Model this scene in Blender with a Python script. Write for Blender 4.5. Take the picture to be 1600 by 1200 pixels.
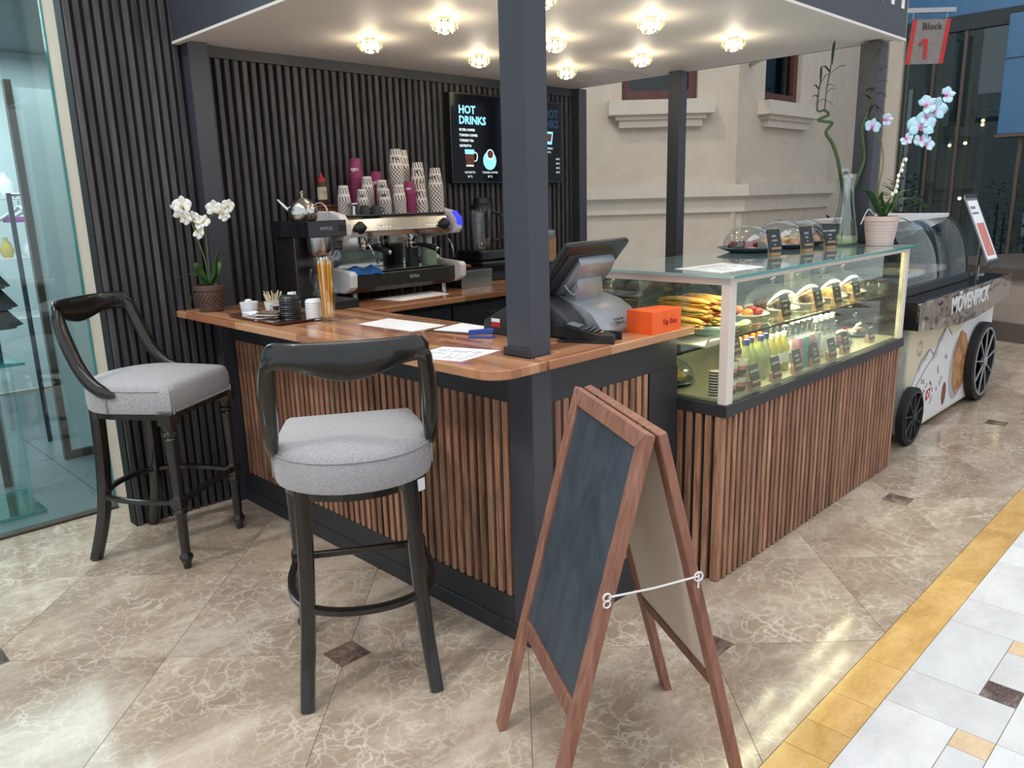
import bpy, bmesh, math, random
from mathutils import Vector, Matrix
random.seed(7)
for o in list(bpy.data.objects): bpy.data.objects.remove(o)
SC = bpy.context.scene
COL = SC.collection
PI = math.pi
R_ = math.radians
# ---------------------------------------------------------------- camera, light, exposure
F, YAW, PIT, ROL, CAMZ = 1214.2229, R_(45.27761136), R_(-13.34731897), R_(-1.53368335), 1.62
cy_, sy_ = math.cos(YAW), math.sin(YAW)
fw = Vector((cy_*math.cos(PIT), sy_*math.cos(PIT), math.sin(PIT)))
rt = Vector((sy_, -cy_, 0)); up = rt.cross(fw)
rt2 = rt*math.cos(ROL) + up*math.sin(ROL); up2 = up*math.cos(ROL) - rt*math.sin(ROL)
cam = bpy.data.cameras.new('camera'); co = bpy.data.objects.new('camera', cam); COL.objects.link(co)
cam.sensor_fit = 'HORIZONTAL'; cam.sensor_width = 36.0; cam.lens = F/1600*36.0
cam.clip_start = 0.05; cam.clip_end = 80
co.matrix_world = Matrix(((rt2.x, up2.x, -fw.x, 0), (rt2.y, up2.y, -fw.y, 0), (rt2.z, up2.z, -fw.z, CAMZ), (0, 0, 0, 1)))
SC.camera = co
SC.view_settings.view_transform = 'Standard'; SC.view_settings.look = 'None'
SC.view_settings.gamma = 1.0; SC.view_settings.use_curve_mapping = False
SC.view_settings.exposure = 0.08
w = bpy.data.worlds.new('world'); SC.world = w; w.use_nodes = True
bg = w.node_tree.nodes['Background']; bg.inputs[0].default_value = (0.87, 0.935, 1.0, 1); bg.inputs[1].default_value = 0.90
def light(name, kind, loc, energy, color=(1, 1, 1), size=1.0, size_y=None, rot=(0, 0, 0), **kw):
    l = bpy.data.lights.new(name, kind); l.energy = energy; l.color = color
    if kind == 'AREA':
        l.shape = 'RECTANGLE'; l.size = size; l.size_y = size_y or size
    elif kind == 'SUN': l.angle = size
    else: l.shadow_soft_size = size
    o = bpy.data.objects.new(name, l); o.location = loc; o.rotation_euler = rot; COL.objects.link(o)
    return o
light('skylight', 'AREA', (1.0, 0.5, 7.0), 330, (1.0, 0.98, 0.95), 7, 7, (0, 0, 0))
sun = light('sun', 'SUN', (0, 0, 6), 0.8, (1.0, 0.96, 0.88), R_(4))
sun.rotation_euler = Vector((0.80, 0.0, -1.0)).to_track_quat('-Z', 'Y').to_euler()
# ---------------------------------------------------------------- node helpers
def lin(c): return tuple(((x/255)/12.92 if x/255 <= .04045 else ((x/255+.055)/1.055)**2.4) for x in c)
MATS = {}
class N:
    def __init__(s, name):
        s.m = bpy.data.materials.new(name); s.m.use_nodes = True; s.t = s.m.node_tree; s.n = s.t.nodes
        s.b = s.n['Principled BSDF']; MATS[name] = s.m
    def add(s, k, **kw):
        x = s.n.new(k)
        for a, v in kw.items(): setattr(x, a, v)
        return x
    def link(s, a, b): s.t.links.new(a, b)
    def sock(s, inp, v):
        if isinstance(v, bpy.types.NodeSocket): s.link(v, inp)
        elif isinstance(v, (tuple, list)) and inp.type == 'RGBA': inp.default_value = (*v[:3], 1)
        else: inp.default_value = v
    def math(s, op, a, b=0.0, c=None):
        x = s.add('ShaderNodeMath', operation=op); s.sock(x.inputs[0], a); s.sock(x.inputs[1], b)
        if c is not None: s.sock(x.inputs[2], c)
        return x.outputs[0]
    def mix(s, f, a, b, mode='MIX'):
        x = s.add('ShaderNodeMix', data_type='RGBA', blend_type=mode)
        s.sock(x.inputs[0], f); s.sock(x.inputs[6], a); s.sock(x.inputs[7], b); return x.outputs[2]
    def obj(s):
        return s.add('ShaderNodeTexCoord').outputs['Object']
    def sep(s, v):
        x = s.add('ShaderNodeSeparateXYZ'); s.link(v, x.inputs[0]); return x.outputs
    def vscale(s, v, sc, off=None):
        x = s.add('ShaderNodeVectorMath', operation='MULTIPLY'); s.link(v, x.inputs[0]); x.inputs[1].default_value = sc
        o = x.outputs[0]
        if off is not None:
            y = s.add('ShaderNodeVectorMath', operation='ADD'); s.link(o, y.inputs[0]); s.link(off, y.inputs[1]); o = y.outputs[0]
        return o
    def rnd(s, k=1.0):
        return s.math('MULTIPLY', s.add('ShaderNodeObjectInfo').outputs['Random'], k)
    def rndvec(s, k=50.0):
        r = s.rnd(k); c = s.add('ShaderNodeCombineXYZ'); s.link(r, c.inputs[0]); s.link(s.math('MULTIPLY', r, 1.7), c.inputs[1]); s.link(s.math('MULTIPLY', r, 2.3), c.inputs[2]); return c.outputs[0]
    def noise(s, v, scale, det=4, rough=.55, dist=0.0):
        x = s.add('ShaderNodeTexNoise'); s.link(v, x.inputs['Vector']); x.inputs['Scale'].default_value = scale
        x.inputs['Detail'].default_value = det; x.inputs['Roughness'].default_value = rough; x.inputs['Distortion'].default_value = dist
        return x.outputs[0]
    def ramp(s, f, *st):
        x = s.add('ShaderNodeValToRGB'); s.sock(x.inputs[0], f); e = x.color_ramp.elements
        while len(e) < len(st): e.new(0.5)
        for i, (p, c) in enumerate(st): e[i].position = p; e[i].color = (*c, 1) if len(c) == 3 else c
        return x.outputs[0]
    def bump(s, h, st=.3, dist=.002):
        x = s.add('ShaderNodeBump'); x.inputs['Strength'].default_value = st; x.inputs['Distance'].default_value = dist
        s.sock(x.inputs['Height'], h); s.link(x.outputs[0], s.b.inputs['Normal'])
    def set(s, color=None, rough=None, metal=None, **kw):
        if color is not None: s.sock(s.b.inputs['Base Color'], color)
        if rough is not None: s.sock(s.b.inputs['Roughness'], rough)
        if metal is not None: s.sock(s.b.inputs['Metallic'], metal)
        for k, v in kw.items(): s.sock(s.b.inputs[k.replace('_', ' ')], v)
        return s.m
def plain(name, rgb, rough=.5, metal=0.0, var=.12, scale=25, **kw):
    n = N(name); c = lin(rgb); v = n.noise(n.obj(), scale, 3)
    lo = tuple(x*(1-var) for x in c); hi = tuple(min(1, x*(1+var)) for x in c)
    return n.set(n.ramp(v, (.3, lo), (.7, hi)), rough, metal, **kw)
def emit(name, rgb, st):
    n = N(name); c = lin(rgb); n.set(c, .5); n.b.inputs['Emission Color'].default_value = (*c, 1); n.b.inputs['Emission Strength'].default_value = st; return n.m
def glass(name, tint=(1, 1, 1), refl=1.0, rough=.01, ior=1.45):
    n = N(name); n.n.remove(n.b); out = n.n['Material Output']
    t = n.add('ShaderNodeBsdfTransparent'); t.inputs[0].default_value = (*tint, 1)
    g = n.add('ShaderNodeBsdfGlossy'); g.inputs['Roughness'].default_value = rough; g.inputs[0].default_value = (.95, 1, 1, 1)
    f = n.add('ShaderNodeLayerWeight'); r0 = .04*refl
    fr = n.math('ADD', r0, n.math('MULTIPLY', n.math('POWER', f.outputs['Facing'], 5.0), 1-r0))
    mx = n.add('ShaderNodeMixShader'); n.link(fr, mx.inputs[0])
    n.link(t.outputs[0], mx.inputs[1]); n.link(g.outputs[0], mx.inputs[2]); n.link(mx.outputs[0], out.inputs[0]); return n.m
def wood(name, cols, rough=.45, axis=2, scale=1.0, bump=.15, **kw):
    n = N(name); sc = [14*scale]*3; sc[axis] = 1.1*scale
    v = n.vscale(n.obj(), tuple(sc), n.rndvec(60)); g = n.noise(v, 3.0, 6, .6, .6)
    c = n.ramp(g, (.30, lin(cols[0])), (.52, lin(cols[1])), (.75, lin(cols[2])))
    r = n.math('ADD', n.math('MULTIPLY', n.rnd(), .55), .72)
    hs = n.add('ShaderNodeHueSaturation'); n.link(c, hs.inputs['Color']); n.link(r, hs.inputs['Value'])
    n.bump(g, bump, .001); return n.set(hs.outputs[0], rough, **kw)
# ---------------------------------------------------------------- materials
wood('walnut slat', ((104, 72, 56), (156, 114, 90), (188, 148, 118)), .5)
wood('charcoal slat', ((48, 47, 50), (69, 67, 70), (88, 84, 86)), .6)
wood('easel wood', ((112, 74, 60), (136, 94, 78), (152, 112, 94)), .5, bump=.05)
wood('block wood', ((150, 112, 82), (186, 148, 114), (204, 170, 138)), .6)
plain('navy paint', (61, 63, 72), .45, var=.06, scale=3)
plain('black panel', (44, 46, 51), .5, var=.08, scale=4)
plain('backing black', (16, 17, 20), .7)
plain('white paint', (226, 220, 214), .6, var=.02, scale=4)
plain('white metal', (222, 220, 222), .32, var=.02)
plain('cream metal', (224, 214, 204), .4, var=.02)
plain('stucco', (192, 180, 165), .85, var=.05, scale=6)
plain('stucco trim', (197, 187, 173), .8, var=.04, scale=6)
plain('mahogany', (84, 48, 44), .5, var=.2, scale=8)
plain('grout', (128, 112, 98), .8)
plain('lacquer', (28, 27, 26), .22, var=.2, scale=8, Coat_Weight=.4)
plain('black plastic', (26, 28, 32), .35)
plain('dark plastic', (40, 42, 46), .45)
plain('rubber', (22, 23, 25), .7)
plain('steel', (172, 172, 172), .24, 1.0, var=.08)
plain('mirror steel', (205, 203, 200), .08, 1.0, var=.04)
plain('dark steel', (92, 88, 84), .28, .9, var=.1)
plain('silver plastic', (158, 160, 166), .35, .5, var=.05)
plain('paper', (236, 238, 244), .7, var=.02)
plain('ceramic', (226, 228, 230), .25, var=.02)
plain('blue dish', (70, 92, 104), .3)
plain('orange card', (244, 96, 30), .4, var=.03)
plain('red ink', (176, 30, 34), .6)
plain('dark ink', (30, 30, 34), .6)
plain('grey ink', (120, 124, 134), .6)
plain('white ink', (232, 236, 238), .6)
plain('berry cup', (140, 40, 92), .45, var=.05)
plain('berry rim', (196, 150, 172), .5)
plain('leaf', (52, 88, 40), .4, var=.3, scale=10)
plain('bamboo', (70, 92, 52), .45, var=.25, scale=20)
plain('stem green', (92, 112, 64), .5)
plain('dark leaf', (30, 52, 34), .5, var=.35, scale=10)
plain('white petal', (238, 236, 228), .5, var=.03, Subsurface_Weight=.1)
plain('yellow lip', (206, 176, 90), .5)
plain('pink lip', (196, 110, 150), .5)
plain('bark', (78, 60, 44), .9, var=.3, scale=60)
plain('pink pot', (206, 180, 172), .6, var=.04)
plain('brown pot', (92, 70, 60), .55, var=.15, scale=40)
plain('tray wood', (74, 46, 38), .35, var=.15)
plain('brown packet', (122, 102, 84), .6, var=.2)
plain('stick wood', (224, 208, 178), .7)
plain('straw yellow', (244, 176, 30), .4, var=.05)
plain('blue cloth', (30, 92, 160), .85, var=.2)
plain('blue plastic', (44, 74, 160), .35)
plain('sage cup', (136, 158, 134), .45)
plain('pastry', (186, 132, 72), .7, var=.35, scale=40)
plain('bread', (222, 176, 104), .7, var=.25, scale=30)
plain('chocolate', (74, 44, 34), .6, var=.3, scale=60)
plain('berries', (140, 44, 52), .5, var=.4, scale=80)
plain('lettuce', (170, 190, 110), .6, var=.4, scale=70)
plain('cheese', (232, 196, 90), .5, var=.1)
plain('board back', (216, 208, 196), .6, var=.03, scale=6)
plain('cream filling', (238, 228, 208), .6)
plain('kraft', (176, 142, 108), .7, var=.1)
plain('slate card', (42, 44, 48), .6)
plain('deck stone', (176, 172, 148), .25, var=.05)
plain('sign plate', (118, 110, 106), .5)
plain('white stone', (214, 214, 216), .25, var=.05, scale=5)
plain('shop floor', (104, 114, 118), .35, var=.08, scale=3)
plain('shop wall', (196, 208, 210), .8, var=.05, scale=2)
plain('shop grey', (120, 130, 134), .7, var=.1, scale=2)
plain('dark interior', (40, 50, 56), .6, var=.2, scale=2)
plain('bronze frame', (104, 92, 84), .4, .6)
plain('planter stone', (150, 138, 130), .6, var=.08, scale=4)
plain('planter base', (84, 74, 70), .5, var=.2, scale=6)
plain('sauce label', (196, 182, 160), .6)
plain('red cap', (178, 30, 34), .4)
plain('rust tray', (128, 66, 44), .6)
plain('juice yellow', (214, 206, 96), .2, Transmission_Weight=.3)
plain('juice green', (196, 208, 150), .2, Transmission_Weight=.4)
plain('can pink', (170, 130, 150), .35)
plain('can teal', (90, 160, 150), .35)
plain('blue cap', (44, 56, 112), .4)
plain('orange cap', (226, 128, 60), .4)
plain('pudding pink', (206, 130, 120), .6)
plain('cart cream', (214, 204, 176), .5, var=.03)
plain('cart white', (226, 226, 228), .4, var=.02)
plain('mount grey', (176, 176, 180), .5)
plain('caramel print', (176, 128, 84), .5, var=.5, scale=14)
plain('choc print', (120, 66, 54), .5, var=.4, scale=20)
plain('magenta cloth', (176, 80, 168), .8)
plain('led blue panel', (70, 112, 150), .25, var=.1, scale=1.5)
plain('grey curtain', (96, 102, 106), .7, var=.2, scale=2)
emit('lamp glow', (255, 226, 150), 22)
emit('strip glow', (255, 236, 180), 12)
emit('screen cyan', (130, 206, 236), 1.1)
emit('screen white', (214, 232, 240), .9)
emit('screen dim', (50, 84, 124), .9)
emit('display blue', (40, 50, 255), 1.4)
emit('led white', (200, 230, 255), 1.6)
emit('shop lamp', (255, 214, 150), 6)
glass('clear glass', (.97, .985, .98), 1.0)
glass('dome glass', (.95, .97, .97), 3.0)
glass('crystal', (.90, .88, .82), 2.4, .03)
glass('shop glass', (.86, .95, .95), 1.3)
glass('far shop glass', (.55, .66, .68), 1.6)
glass('tinted glass', (.30, .34, .36), 1.4)
glass('edge glass', (.35, .80, .74), 1.0)
glass('case glass', (.90, .93, .86), 1.2)
n = N('top glass'); n.set(lin((164, 196, 198)), .06, 0.0, Alpha=.88, Coat_Weight=1.0)
n = N('glass rim'); n.set(lin((70, 150, 150)), .1, 0.0, Alpha=.85)
n = N('dark screen'); n.set((.004, .006, .011), .12, Specular_IOR_Level=.15)
n = N('black mirror'); n.set((.012, .012, .015), .06)
n = N('plastic pink frost'); n.set(lin((180, 190, 196)), .5, 0, Alpha=.5)
n = N('rippled mirror'); n.bump(n.noise(n.vscale(n.obj(), (2, 2, 4)), 1.6, 2), .35, .05); n.set((.80, .82, .82), .10, 1.0)
# upholstery
n = N('grey linen'); o = n.obj()
a = n.noise(n.vscale(o, (1100, 180, 180)), 1, 2); b = n.noise(n.vscale(o, (180, 1100, 1100)), 1, 2)
h = n.math('MULTIPLY', n.math('ADD', a, b), .7); c = n.ramp(h, (.57, lin((128, 126, 130))), (.70, lin((160, 158, 162))), (.83, lin((184, 182, 186))))
n.bump(h, .3, .001); n.set(c, .9, Sheen_Weight=.3)
# blackboard
n = N('blackboard'); o = n.obj(); v = n.noise(n.vscale(o, (2.2, 2.2, 1.2)), 3, 5, .6, 1.0)
n.set(n.ramp(v, (.3, lin((48, 55, 63))), (.75, lin((76, 87, 98)))), .42)
# butcher block worktop: staves along one axis
def block(name, ax):
    n = N(name); o = n.obj(); s = n.sep(o); u, l = (s[0], s[1]) if ax == 1 else (s[1], s[0])
    row = n.math('FLOOR', n.math('DIVIDE', u, .042))
    wn = n.add('ShaderNodeTexWhiteNoise', noise_dimensions='1D'); n.link(row, wn.inputs['W'])
    seg = n.math('FLOOR', n.math('ADD', n.math('DIVIDE', l, .55), n.math('MULTIPLY', wn.outputs[0], 7.0)))
    w2 = n.add('ShaderNodeTexWhiteNoise', noise_dimensions='2D'); cb = n.add('ShaderNodeCombineXYZ'); n.link(row, cb.inputs[0]); n.link(seg, cb.inputs[1]); n.link(cb.outputs[0], w2.inputs['Vector'])
    sc = (22, 1.3, 22) if ax == 1 else (1.3, 22, 22)
    off = n.add('ShaderNodeVectorMath', operation='SCALE'); n.link(w2.outputs['Color'], off.inputs[0]); off.inputs['Scale'].default_value = 30
    g = n.noise(n.vscale(o, sc, off.outputs[0]), 2.2, 5, .6, .5)
    f = n.math('ADD', n.math('MULTIPLY', g, .45), n.math('MULTIPLY', w2.outputs[0], .5))
    n.bump(g, .05, .001)
    n.set(n.ramp(f, (.12, lin((128, 78, 52))), (.42, lin((176, 120, 86))), (.66, lin((196, 144, 106))), (.92, lin((222, 180, 136)))), .2, Coat_Weight=.3)
block('worktop long', 1); block('worktop across', 0)
# marbles
def marble(name, cols, sc=1.0, rough=.12, veins=.5, vein=(232, 224, 212)):
    n = N(name); v = n.vscale(n.obj(), (sc, sc, sc), n.rndvec(90))
    a = n.noise(n.vscale(v, (1, 1.8, 1)), 1.7, 9, .70, .35); c = n.ramp(a, (.34, lin(cols[0])), (.5, lin(cols[1])), (.66, lin(cols[2])))
    w1 = n.add('ShaderNodeTexNoise'); n.link(v, w1.inputs['Vector']); w1.inputs['Scale'].default_value = 4.0; w1.inputs['Detail'].default_value = 6
    ws = n.add('ShaderNodeVectorMath', operation='SCALE'); n.link(w1.outputs['Color'], ws.inputs[0]); ws.inputs['Scale'].default_value = .38
    wa = n.add('ShaderNodeVectorMath', operation='ADD'); n.link(v, wa.inputs[0]); n.link(ws.outputs[0], wa.inputs[1])
    def crack(k, wd):
        vo = n.add('ShaderNodeTexVoronoi', feature='DISTANCE_TO_EDGE'); n.link(wa.outputs[0], vo.inputs['Vector']); vo.inputs['Scale'].default_value = k
        return n.ramp(vo.outputs['Distance'], (0.0, (1, 1, 1)), (wd*.35, (.45,)*3), (wd, (0, 0, 0)))
    mask = n.ramp(n.noise(v, 2.6, 5, .6), (.38, (.12,)*3), (.62, (1, 1, 1)))
    cr = n.math('MAXIMUM', n.math('MULTIPLY', crack(13, .07), .8), crack(4.2, .022))
    fine = n.ramp(n.noise(v, 38, 8, .75), (.50, (0, 0, 0)), (.70, (1, 1, 1)))
    c = n.mix(n.math('MULTIPLY', fine, .35), c, lin(cols[2]))
    c = n.mix(n.math('MULTIPLY', n.math('MULTIPLY', cr, mask), veins), c, lin(vein))
    hs = n.add('ShaderNodeHueSaturation'); n.link(c, hs.inputs['Color']); n.link(n.math('ADD', n.math('MULTIPLY', n.rnd(), .16), .92), hs.inputs['Value'])
    n.set(hs.outputs[0], rough)
marble('beige marble', ((140, 121, 105), (164, 146, 128), (196, 182, 166)), 1.0, .11, .75, (226, 217, 204))
marble('dark marble', ((60, 46, 42), (92, 74, 68), (140, 122, 112)), 4.0, .1, .6, (190, 170, 150))
marble('yellow marble', ((178, 138, 76), (200, 160, 94), (214, 178, 116)), 2.0, .1, .25, (226, 204, 160))
marble('white marble', ((188, 188, 190), (204, 205, 208), (216, 217, 220)), .8, .1, .12, (176, 176, 176))
marble('peach marble', ((196, 168, 136), (210, 184, 150), (222, 198, 170)), 3.0, .1, .2)
# printed paper cup with slanted dashes
n = N('striped cup'); s = n.sep(n.obj()); u = n.math('MULTIPLY', n.math('ARCTAN2', s[1], s[0]), 13/(2*PI)*1.0)
st = n.math('FRACT', n.math('ADD', n.math('ADD', u, 20.0), n.math('MULTIPLY', s[2], 16.0)))
on = n.math('LESS_THAN', st, .34)
zb = n.math('GREATER_THAN', n.math('ABSOLUTE', n.math('SUBTRACT', n.math('FRACT', n.math('MULTIPLY', s[2], 21.0)), .5)), .14)
n.set(n.mix(n.math('MULTIPLY', on, zb), lin((226, 218, 214)), lin((34, 30, 32))), .55)
# blue orchid petal: pink towards the throat
n = N('blue petal'); s = n.sep(n.obj()); d = n.math('SQRT', n.math('ADD', n.math('MULTIPLY', s[0], s[0]), n.math('MULTIPLY', s[1], s[1])))
n.set(n.ramp(d, (.0, lin((190, 120, 170))), (.010, lin((206, 176, 214))), (.026, lin((186, 220, 234))), (.05, lin((170, 212, 230)))), .5)
# ---------------------------------------------------------------- mesh builder
class B:
    def __init__(s): s.v = []; s.f = []; s.M = Matrix()
    def at(s, loc=(0, 0, 0), rz=0, rx=0, ry=0):
        s.M = Matrix.Translation(loc) @ Matrix.Rotation(rz, 4, 'Z') @ Matrix.Rotation(ry, 4, 'Y') @ Matrix.Rotation(rx, 4, 'X'); return s
    def add(s, vs, fs):
        k = len(s.v); s.v += [s.M @ Vector(p) for p in vs]; s.f += [[k+i for i in f] for f in fs]; return s
    def box(s, x0, x1, y0, y1, z0, z1):
        return s.add([(x, y, z) for z in (z0, z1) for y in (y0, y1) for x in (x0, x1)], [(0, 2, 3, 1), (4, 5, 7, 6), (0, 1, 5, 4), (2, 6, 7, 3), (0, 4, 6, 2), (1, 3, 7, 5)])
    def cbox(s, c, d): return s.box(c[0]-d[0]/2, c[0]+d[0]/2, c[1]-d[1]/2, c[1]+d[1]/2, c[2]-d[2]/2, c[2]+d[2]/2)
    def prism(s, poly, z0, z1):
        n = len(poly); return s.add([(p[0], p[1], z0) for p in poly]+[(p[0], p[1], z1) for p in poly],
            [list(range(n))[::-1], list(range(n, 2*n))]+[(i, (i+1) % n, n+(i+1) % n, n+i) for i in range(n)])
    def prismy(s, poly, y0, y1):   # poly in (x,z)
        n = len(poly); return s.add([(p[0], y0, p[1]) for p in poly]+[(p[0], y1, p[1]) for p in poly],
            [list(range(n)), list(range(n, 2*n))[::-1]]+[((i+1) % n, i, n+i, n+(i+1) % n) for i in range(n)])
    def prismx(s, poly, x0, x1):   # poly in (y,z)
        n = len(poly); return s.add([(x0, p[0], p[1]) for p in poly]+[(x1, p[0], p[1]) for p in poly],
            [list(range(n))[::-1], list(range(n, 2*n))]+[(i, (i+1) % n, n+(i+1) % n, n+i) for i in range(n)])
    def rings(s, rings, cap0=True, cap1=True, closed=True):
        m = len(rings[0]); vs = [p for r in rings for p in r]; fs = []
        for i in range(len(rings)-1):
            for j in range(m if closed else m-1):
                k = (j+1) % m; fs.append((i*m+j, i*m+k, (i+1)*m+k, (i+1)*m+j))
        if cap0 and closed: fs.append(list(range(m))[::-1])
        if cap1 and closed: fs.append([(len(rings)-1)*m+j for j in range(m)])
        return s.add(vs, fs)
    def lathe(s, prof, c=(0, 0, 0), n=20, cap0=True, cap1=True, lobes=0, amp=0):
        rs = []
        for r, z in prof:
            rs.append([(c[0]+(r*(1+amp*math.cos(lobes*2*PI*j/n)) if lobes else r)*math.cos(2*PI*j/n), c[1]+(r*(1+amp*math.cos(lobes*2*PI*j/n)) if lobes else r)*math.sin(2*PI*j/n), c[2]+z) for j in range(n)])
        return s.rings(rs, cap0 and prof[0][0] > 1e-5, cap1 and prof[-1][0] > 1e-5)
    def sweep(s, pts, size, n=8, side=None, p=2.0, cap=True):
        P = [Vector(q) for q in pts]; rs = []; pr = None
        for i, q in enumerate(P):
            t = (P[min(i+1, len(P)-1)]-P[max(i-1, 0)]).normalized()
            if side is not None: a = Vector(side); a = (a-t*a.dot(t)).normalized()
            elif pr is None:
                a = Vector((0, 0, 1)) if abs(t.z) < .9 else Vector((1, 0, 0)); a = (a-t*a.dot(t)).normalized()
            else: a = (pr-t*pr.dot(t)).normalized()
            pr = a; b = t.cross(a); sz = size[i] if isinstance(size, list) else size
            ra, rb = sz if isinstance(sz, tuple) else (sz, sz); ring = []
            for j in range(n):
                th = 2*PI*(j+.5)/n; ct, st = math.cos(th), math.sin(th)
                k = (abs(ct)**p+abs(st)**p)**(-1/p)
                ring.append(tuple(q+a*ra*ct*k+b*rb*st*k))
            rs.append(ring)
        return s.rings(rs, cap, cap)
    def sphere(s, c, r, n=12, m=8, sz=1.0):
        return s.lathe([(max(1e-6, r*math.sin(PI*i/m)), -r*sz*math.cos(PI*i/m)) for i in range(m+1)], c, n)
    def build(s, name, mat, parent=None, world=True, smooth=False, bev=0, seg=2, angle=40, sub=0, solid=0):
        me = bpy.data.meshes.new(name); off = Vector((0, 0, 0))
        if world and parent is not None:
            q = parent
            while q: off += Vector(q.location); q = q.parent
        me.from_pydata([tuple(p-off) for p in s.v], [], s.f); me.update()
        bm = bmesh.new(); bm.from_mesh(me); bmesh.ops.remove_doubles(bm, verts=bm.verts, dist=1e-6); bmesh.ops.recalc_face_normals(bm, faces=bm.faces)
        if bev:
            es = [e for e in bm.edges if len(e.link_faces) == 2 and e.calc_face_angle(0) > R_(angle)]
            bmesh.ops.bevel(bm, geom=es, offset=bev, segments=seg, affect='EDGES', profile=.5, clamp_overlap=True)
        bm.to_mesh(me); bm.free()
        o = bpy.data.objects.new(name, me); COL.objects.link(o)
        if mat: me.materials.append(MATS[mat])
        if smooth or sub:
            me.polygons.foreach_set('use_smooth', [True]*len(me.polygons))
            if not sub: me.set_sharp_from_angle(angle=R_(angle))
        if solid:
            md = o.modifiers.new('solid', 'SOLIDIFY'); md.thickness = solid; md.offset = 0
        if sub:
            md = o.modifiers.new('sub', 'SUBSURF'); md.levels = sub; md.render_levels = sub
        if parent is not None: o.parent = parent
        return o
def tag(o, label, cat, group=None, kind=None):
    o['label'] = label; o['category'] = cat
    if group: o['group'] = group
    if kind: o['kind'] = kind
    return o
def thing(name, label, cat, loc=(0, 0, 0), rz=0, group=None):
    o = bpy.data.objects.new(name, None); COL.objects.link(o); o.location = loc; o.rotation_euler = (0, 0, rz); o.empty_display_size = .1
    return tag(o, label, cat, group)
def struct(o): o['kind'] = 'structure'; return o
def dup(root, loc=None, rz=None, label=None, group=None, cat=None):
    def cp(o, par):
        c = o.copy(); COL.objects.link(c); c.parent = par
        for ch in list(o.children): cp(ch, c)
        return c
    c = cp(root, None)
    if loc is not None: c.location = loc
    if rz is not None: c.rotation_euler = (0, 0, rz)
    if label: c['label'] = label
    if group: c['group'] = group
    if cat: c['category'] = cat
    return c
def curve(pts, n=8):
    P = [Vector(p) for p in pts]; out = []
    for i in range(len(P)-1):
        a, b, c, d = P[max(i-1, 0)], P[i], P[i+1], P[min(i+2, len(P)-1)]
        for k in range(n):
            t = k/n; out.append(.5*((2*b)+(c-a)*t+(2*a-5*b+4*c-d)*t*t+(3*b-a-3*c+d)*t**3))
    out.append(P[-1]); return out
def lerpl(vals, m):
    out = []
    for i in range(m):
        t = i/(m-1)*(len(vals)-1); k = min(int(t), len(vals)-2); f = t-k
        a, b = vals[k], vals[k+1]
        out.append(tuple(x*(1-f)+y*f for x, y in zip(a, b)) if isinstance(a, tuple) else a*(1-f)+b*f)
    return out
def text(s, size, org, right, upv, mat, parent, name='lettering', ext=.0006, align='LEFT', bold=0.0, wrap=None, outline=False):
    cu = bpy.data.curves.new('t', 'FONT'); cu.body = s; cu.size = size; cu.extrude = ext; cu.align_x = align; cu.offset = bold; cu.resolution_u = 2; cu.space_line = .95
    if outline: cu.fill_mode = 'NONE'; cu.bevel_depth = .0012; cu.bevel_resolution = 0; cu.extrude = 0
    t = bpy.data.objects.new('t', cu); COL.objects.link(t)
    dg = bpy.context.evaluated_depsgraph_get(); me = bpy.data.meshes.new_from_object(t.evaluated_get(dg)); bpy.data.objects.remove(t)
    r = Vector(right).normalized(); u = Vector(upv).normalized(); nn = r.cross(u); og = Vector(org)
    off = Vector((0, 0, 0)); q = parent
    while q: off += Vector(q.location); q = q.parent
    for v in me.vertices:
        if wrap: v.co = Vector(wrap(v.co.x, v.co.y, v.co.z))
        else: v.co = og+r*v.co.x+u*v.co.y+nn*v.co.z-off
    me.materials.clear(); me.materials.append(MATS[mat])
    o = bpy.data.objects.new(name, me); COL.objects.link(o); o.parent = parent; me.name = name
    return o
#@@STRUCT
# ================================================================ FLOOR
floor = B().box(-2.5, 16, -2.5, 4.50, -.06, -.004).build('floor', 'grout'); struct(floor)
def clip(poly, a, b, c):      # keep a*x+b*y>=c
    out = []
    for i, p in enumerate(poly):
        q = poly[(i+1) % len(poly)]; dp, dq = a*p[0]+b*p[1]-c, a*q[0]+b*q[1]-c
        if dp >= 0: out.append(p)
        if (dp >= 0) != (dq >= 0):
            t = dp/(dp-dq); out.append((p[0]+(q[0]-p[0])*t, p[1]+(q[1]-p[1])*t))
    return out
def area(p): return abs(sum(p[i][0]*p[(i+1) % len(p)][1]-p[(i+1) % len(p)][0]*p[i][1] for i in range(len(p))))/2
def inset(poly, d):
    cx = sum(p[0] for p in poly)/len(poly); cy = sum(p[1] for p in poly)/len(poly); out = []
    n = len(poly); L = []
    for i in range(n):
        p, q = Vector(poly[i]), Vector(poly[(i+1) % n]); e = (q-p)
        if e.length < 1e-5: continue
        e.normalize(); nn = Vector((-e.y, e.x))
        if nn.dot(Vector((cx, cy))-p) < 0: nn = -nn
        L.append((nn.x, nn.y, nn.dot(p)+d))
    r = [(cx-9, cy-9), (cx+9, cy-9), (cx+9, cy+9), (cx-9, cy+9)]
    for a, b, c in L: r = clip(r, a, b, c)
    return r
def tile(poly, mat, name):
    if len(poly) < 3 or area(poly) < .0006: return
    poly = inset(poly, .0011)
    if len(poly) < 3: return
    cx = sum(p[0] for p in poly)/len(poly); cy = sum(p[1] for p in poly)/len(poly)
    b = B().prism([(p[0]-cx, p[1]-cy) for p in poly], -.004, 0)
    o = b.build(name, mat, floor, world=False); o.location = (cx, cy, 0); return o
G0 = (1.36, 2.28); g = .475; hs_ = .0625
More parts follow.
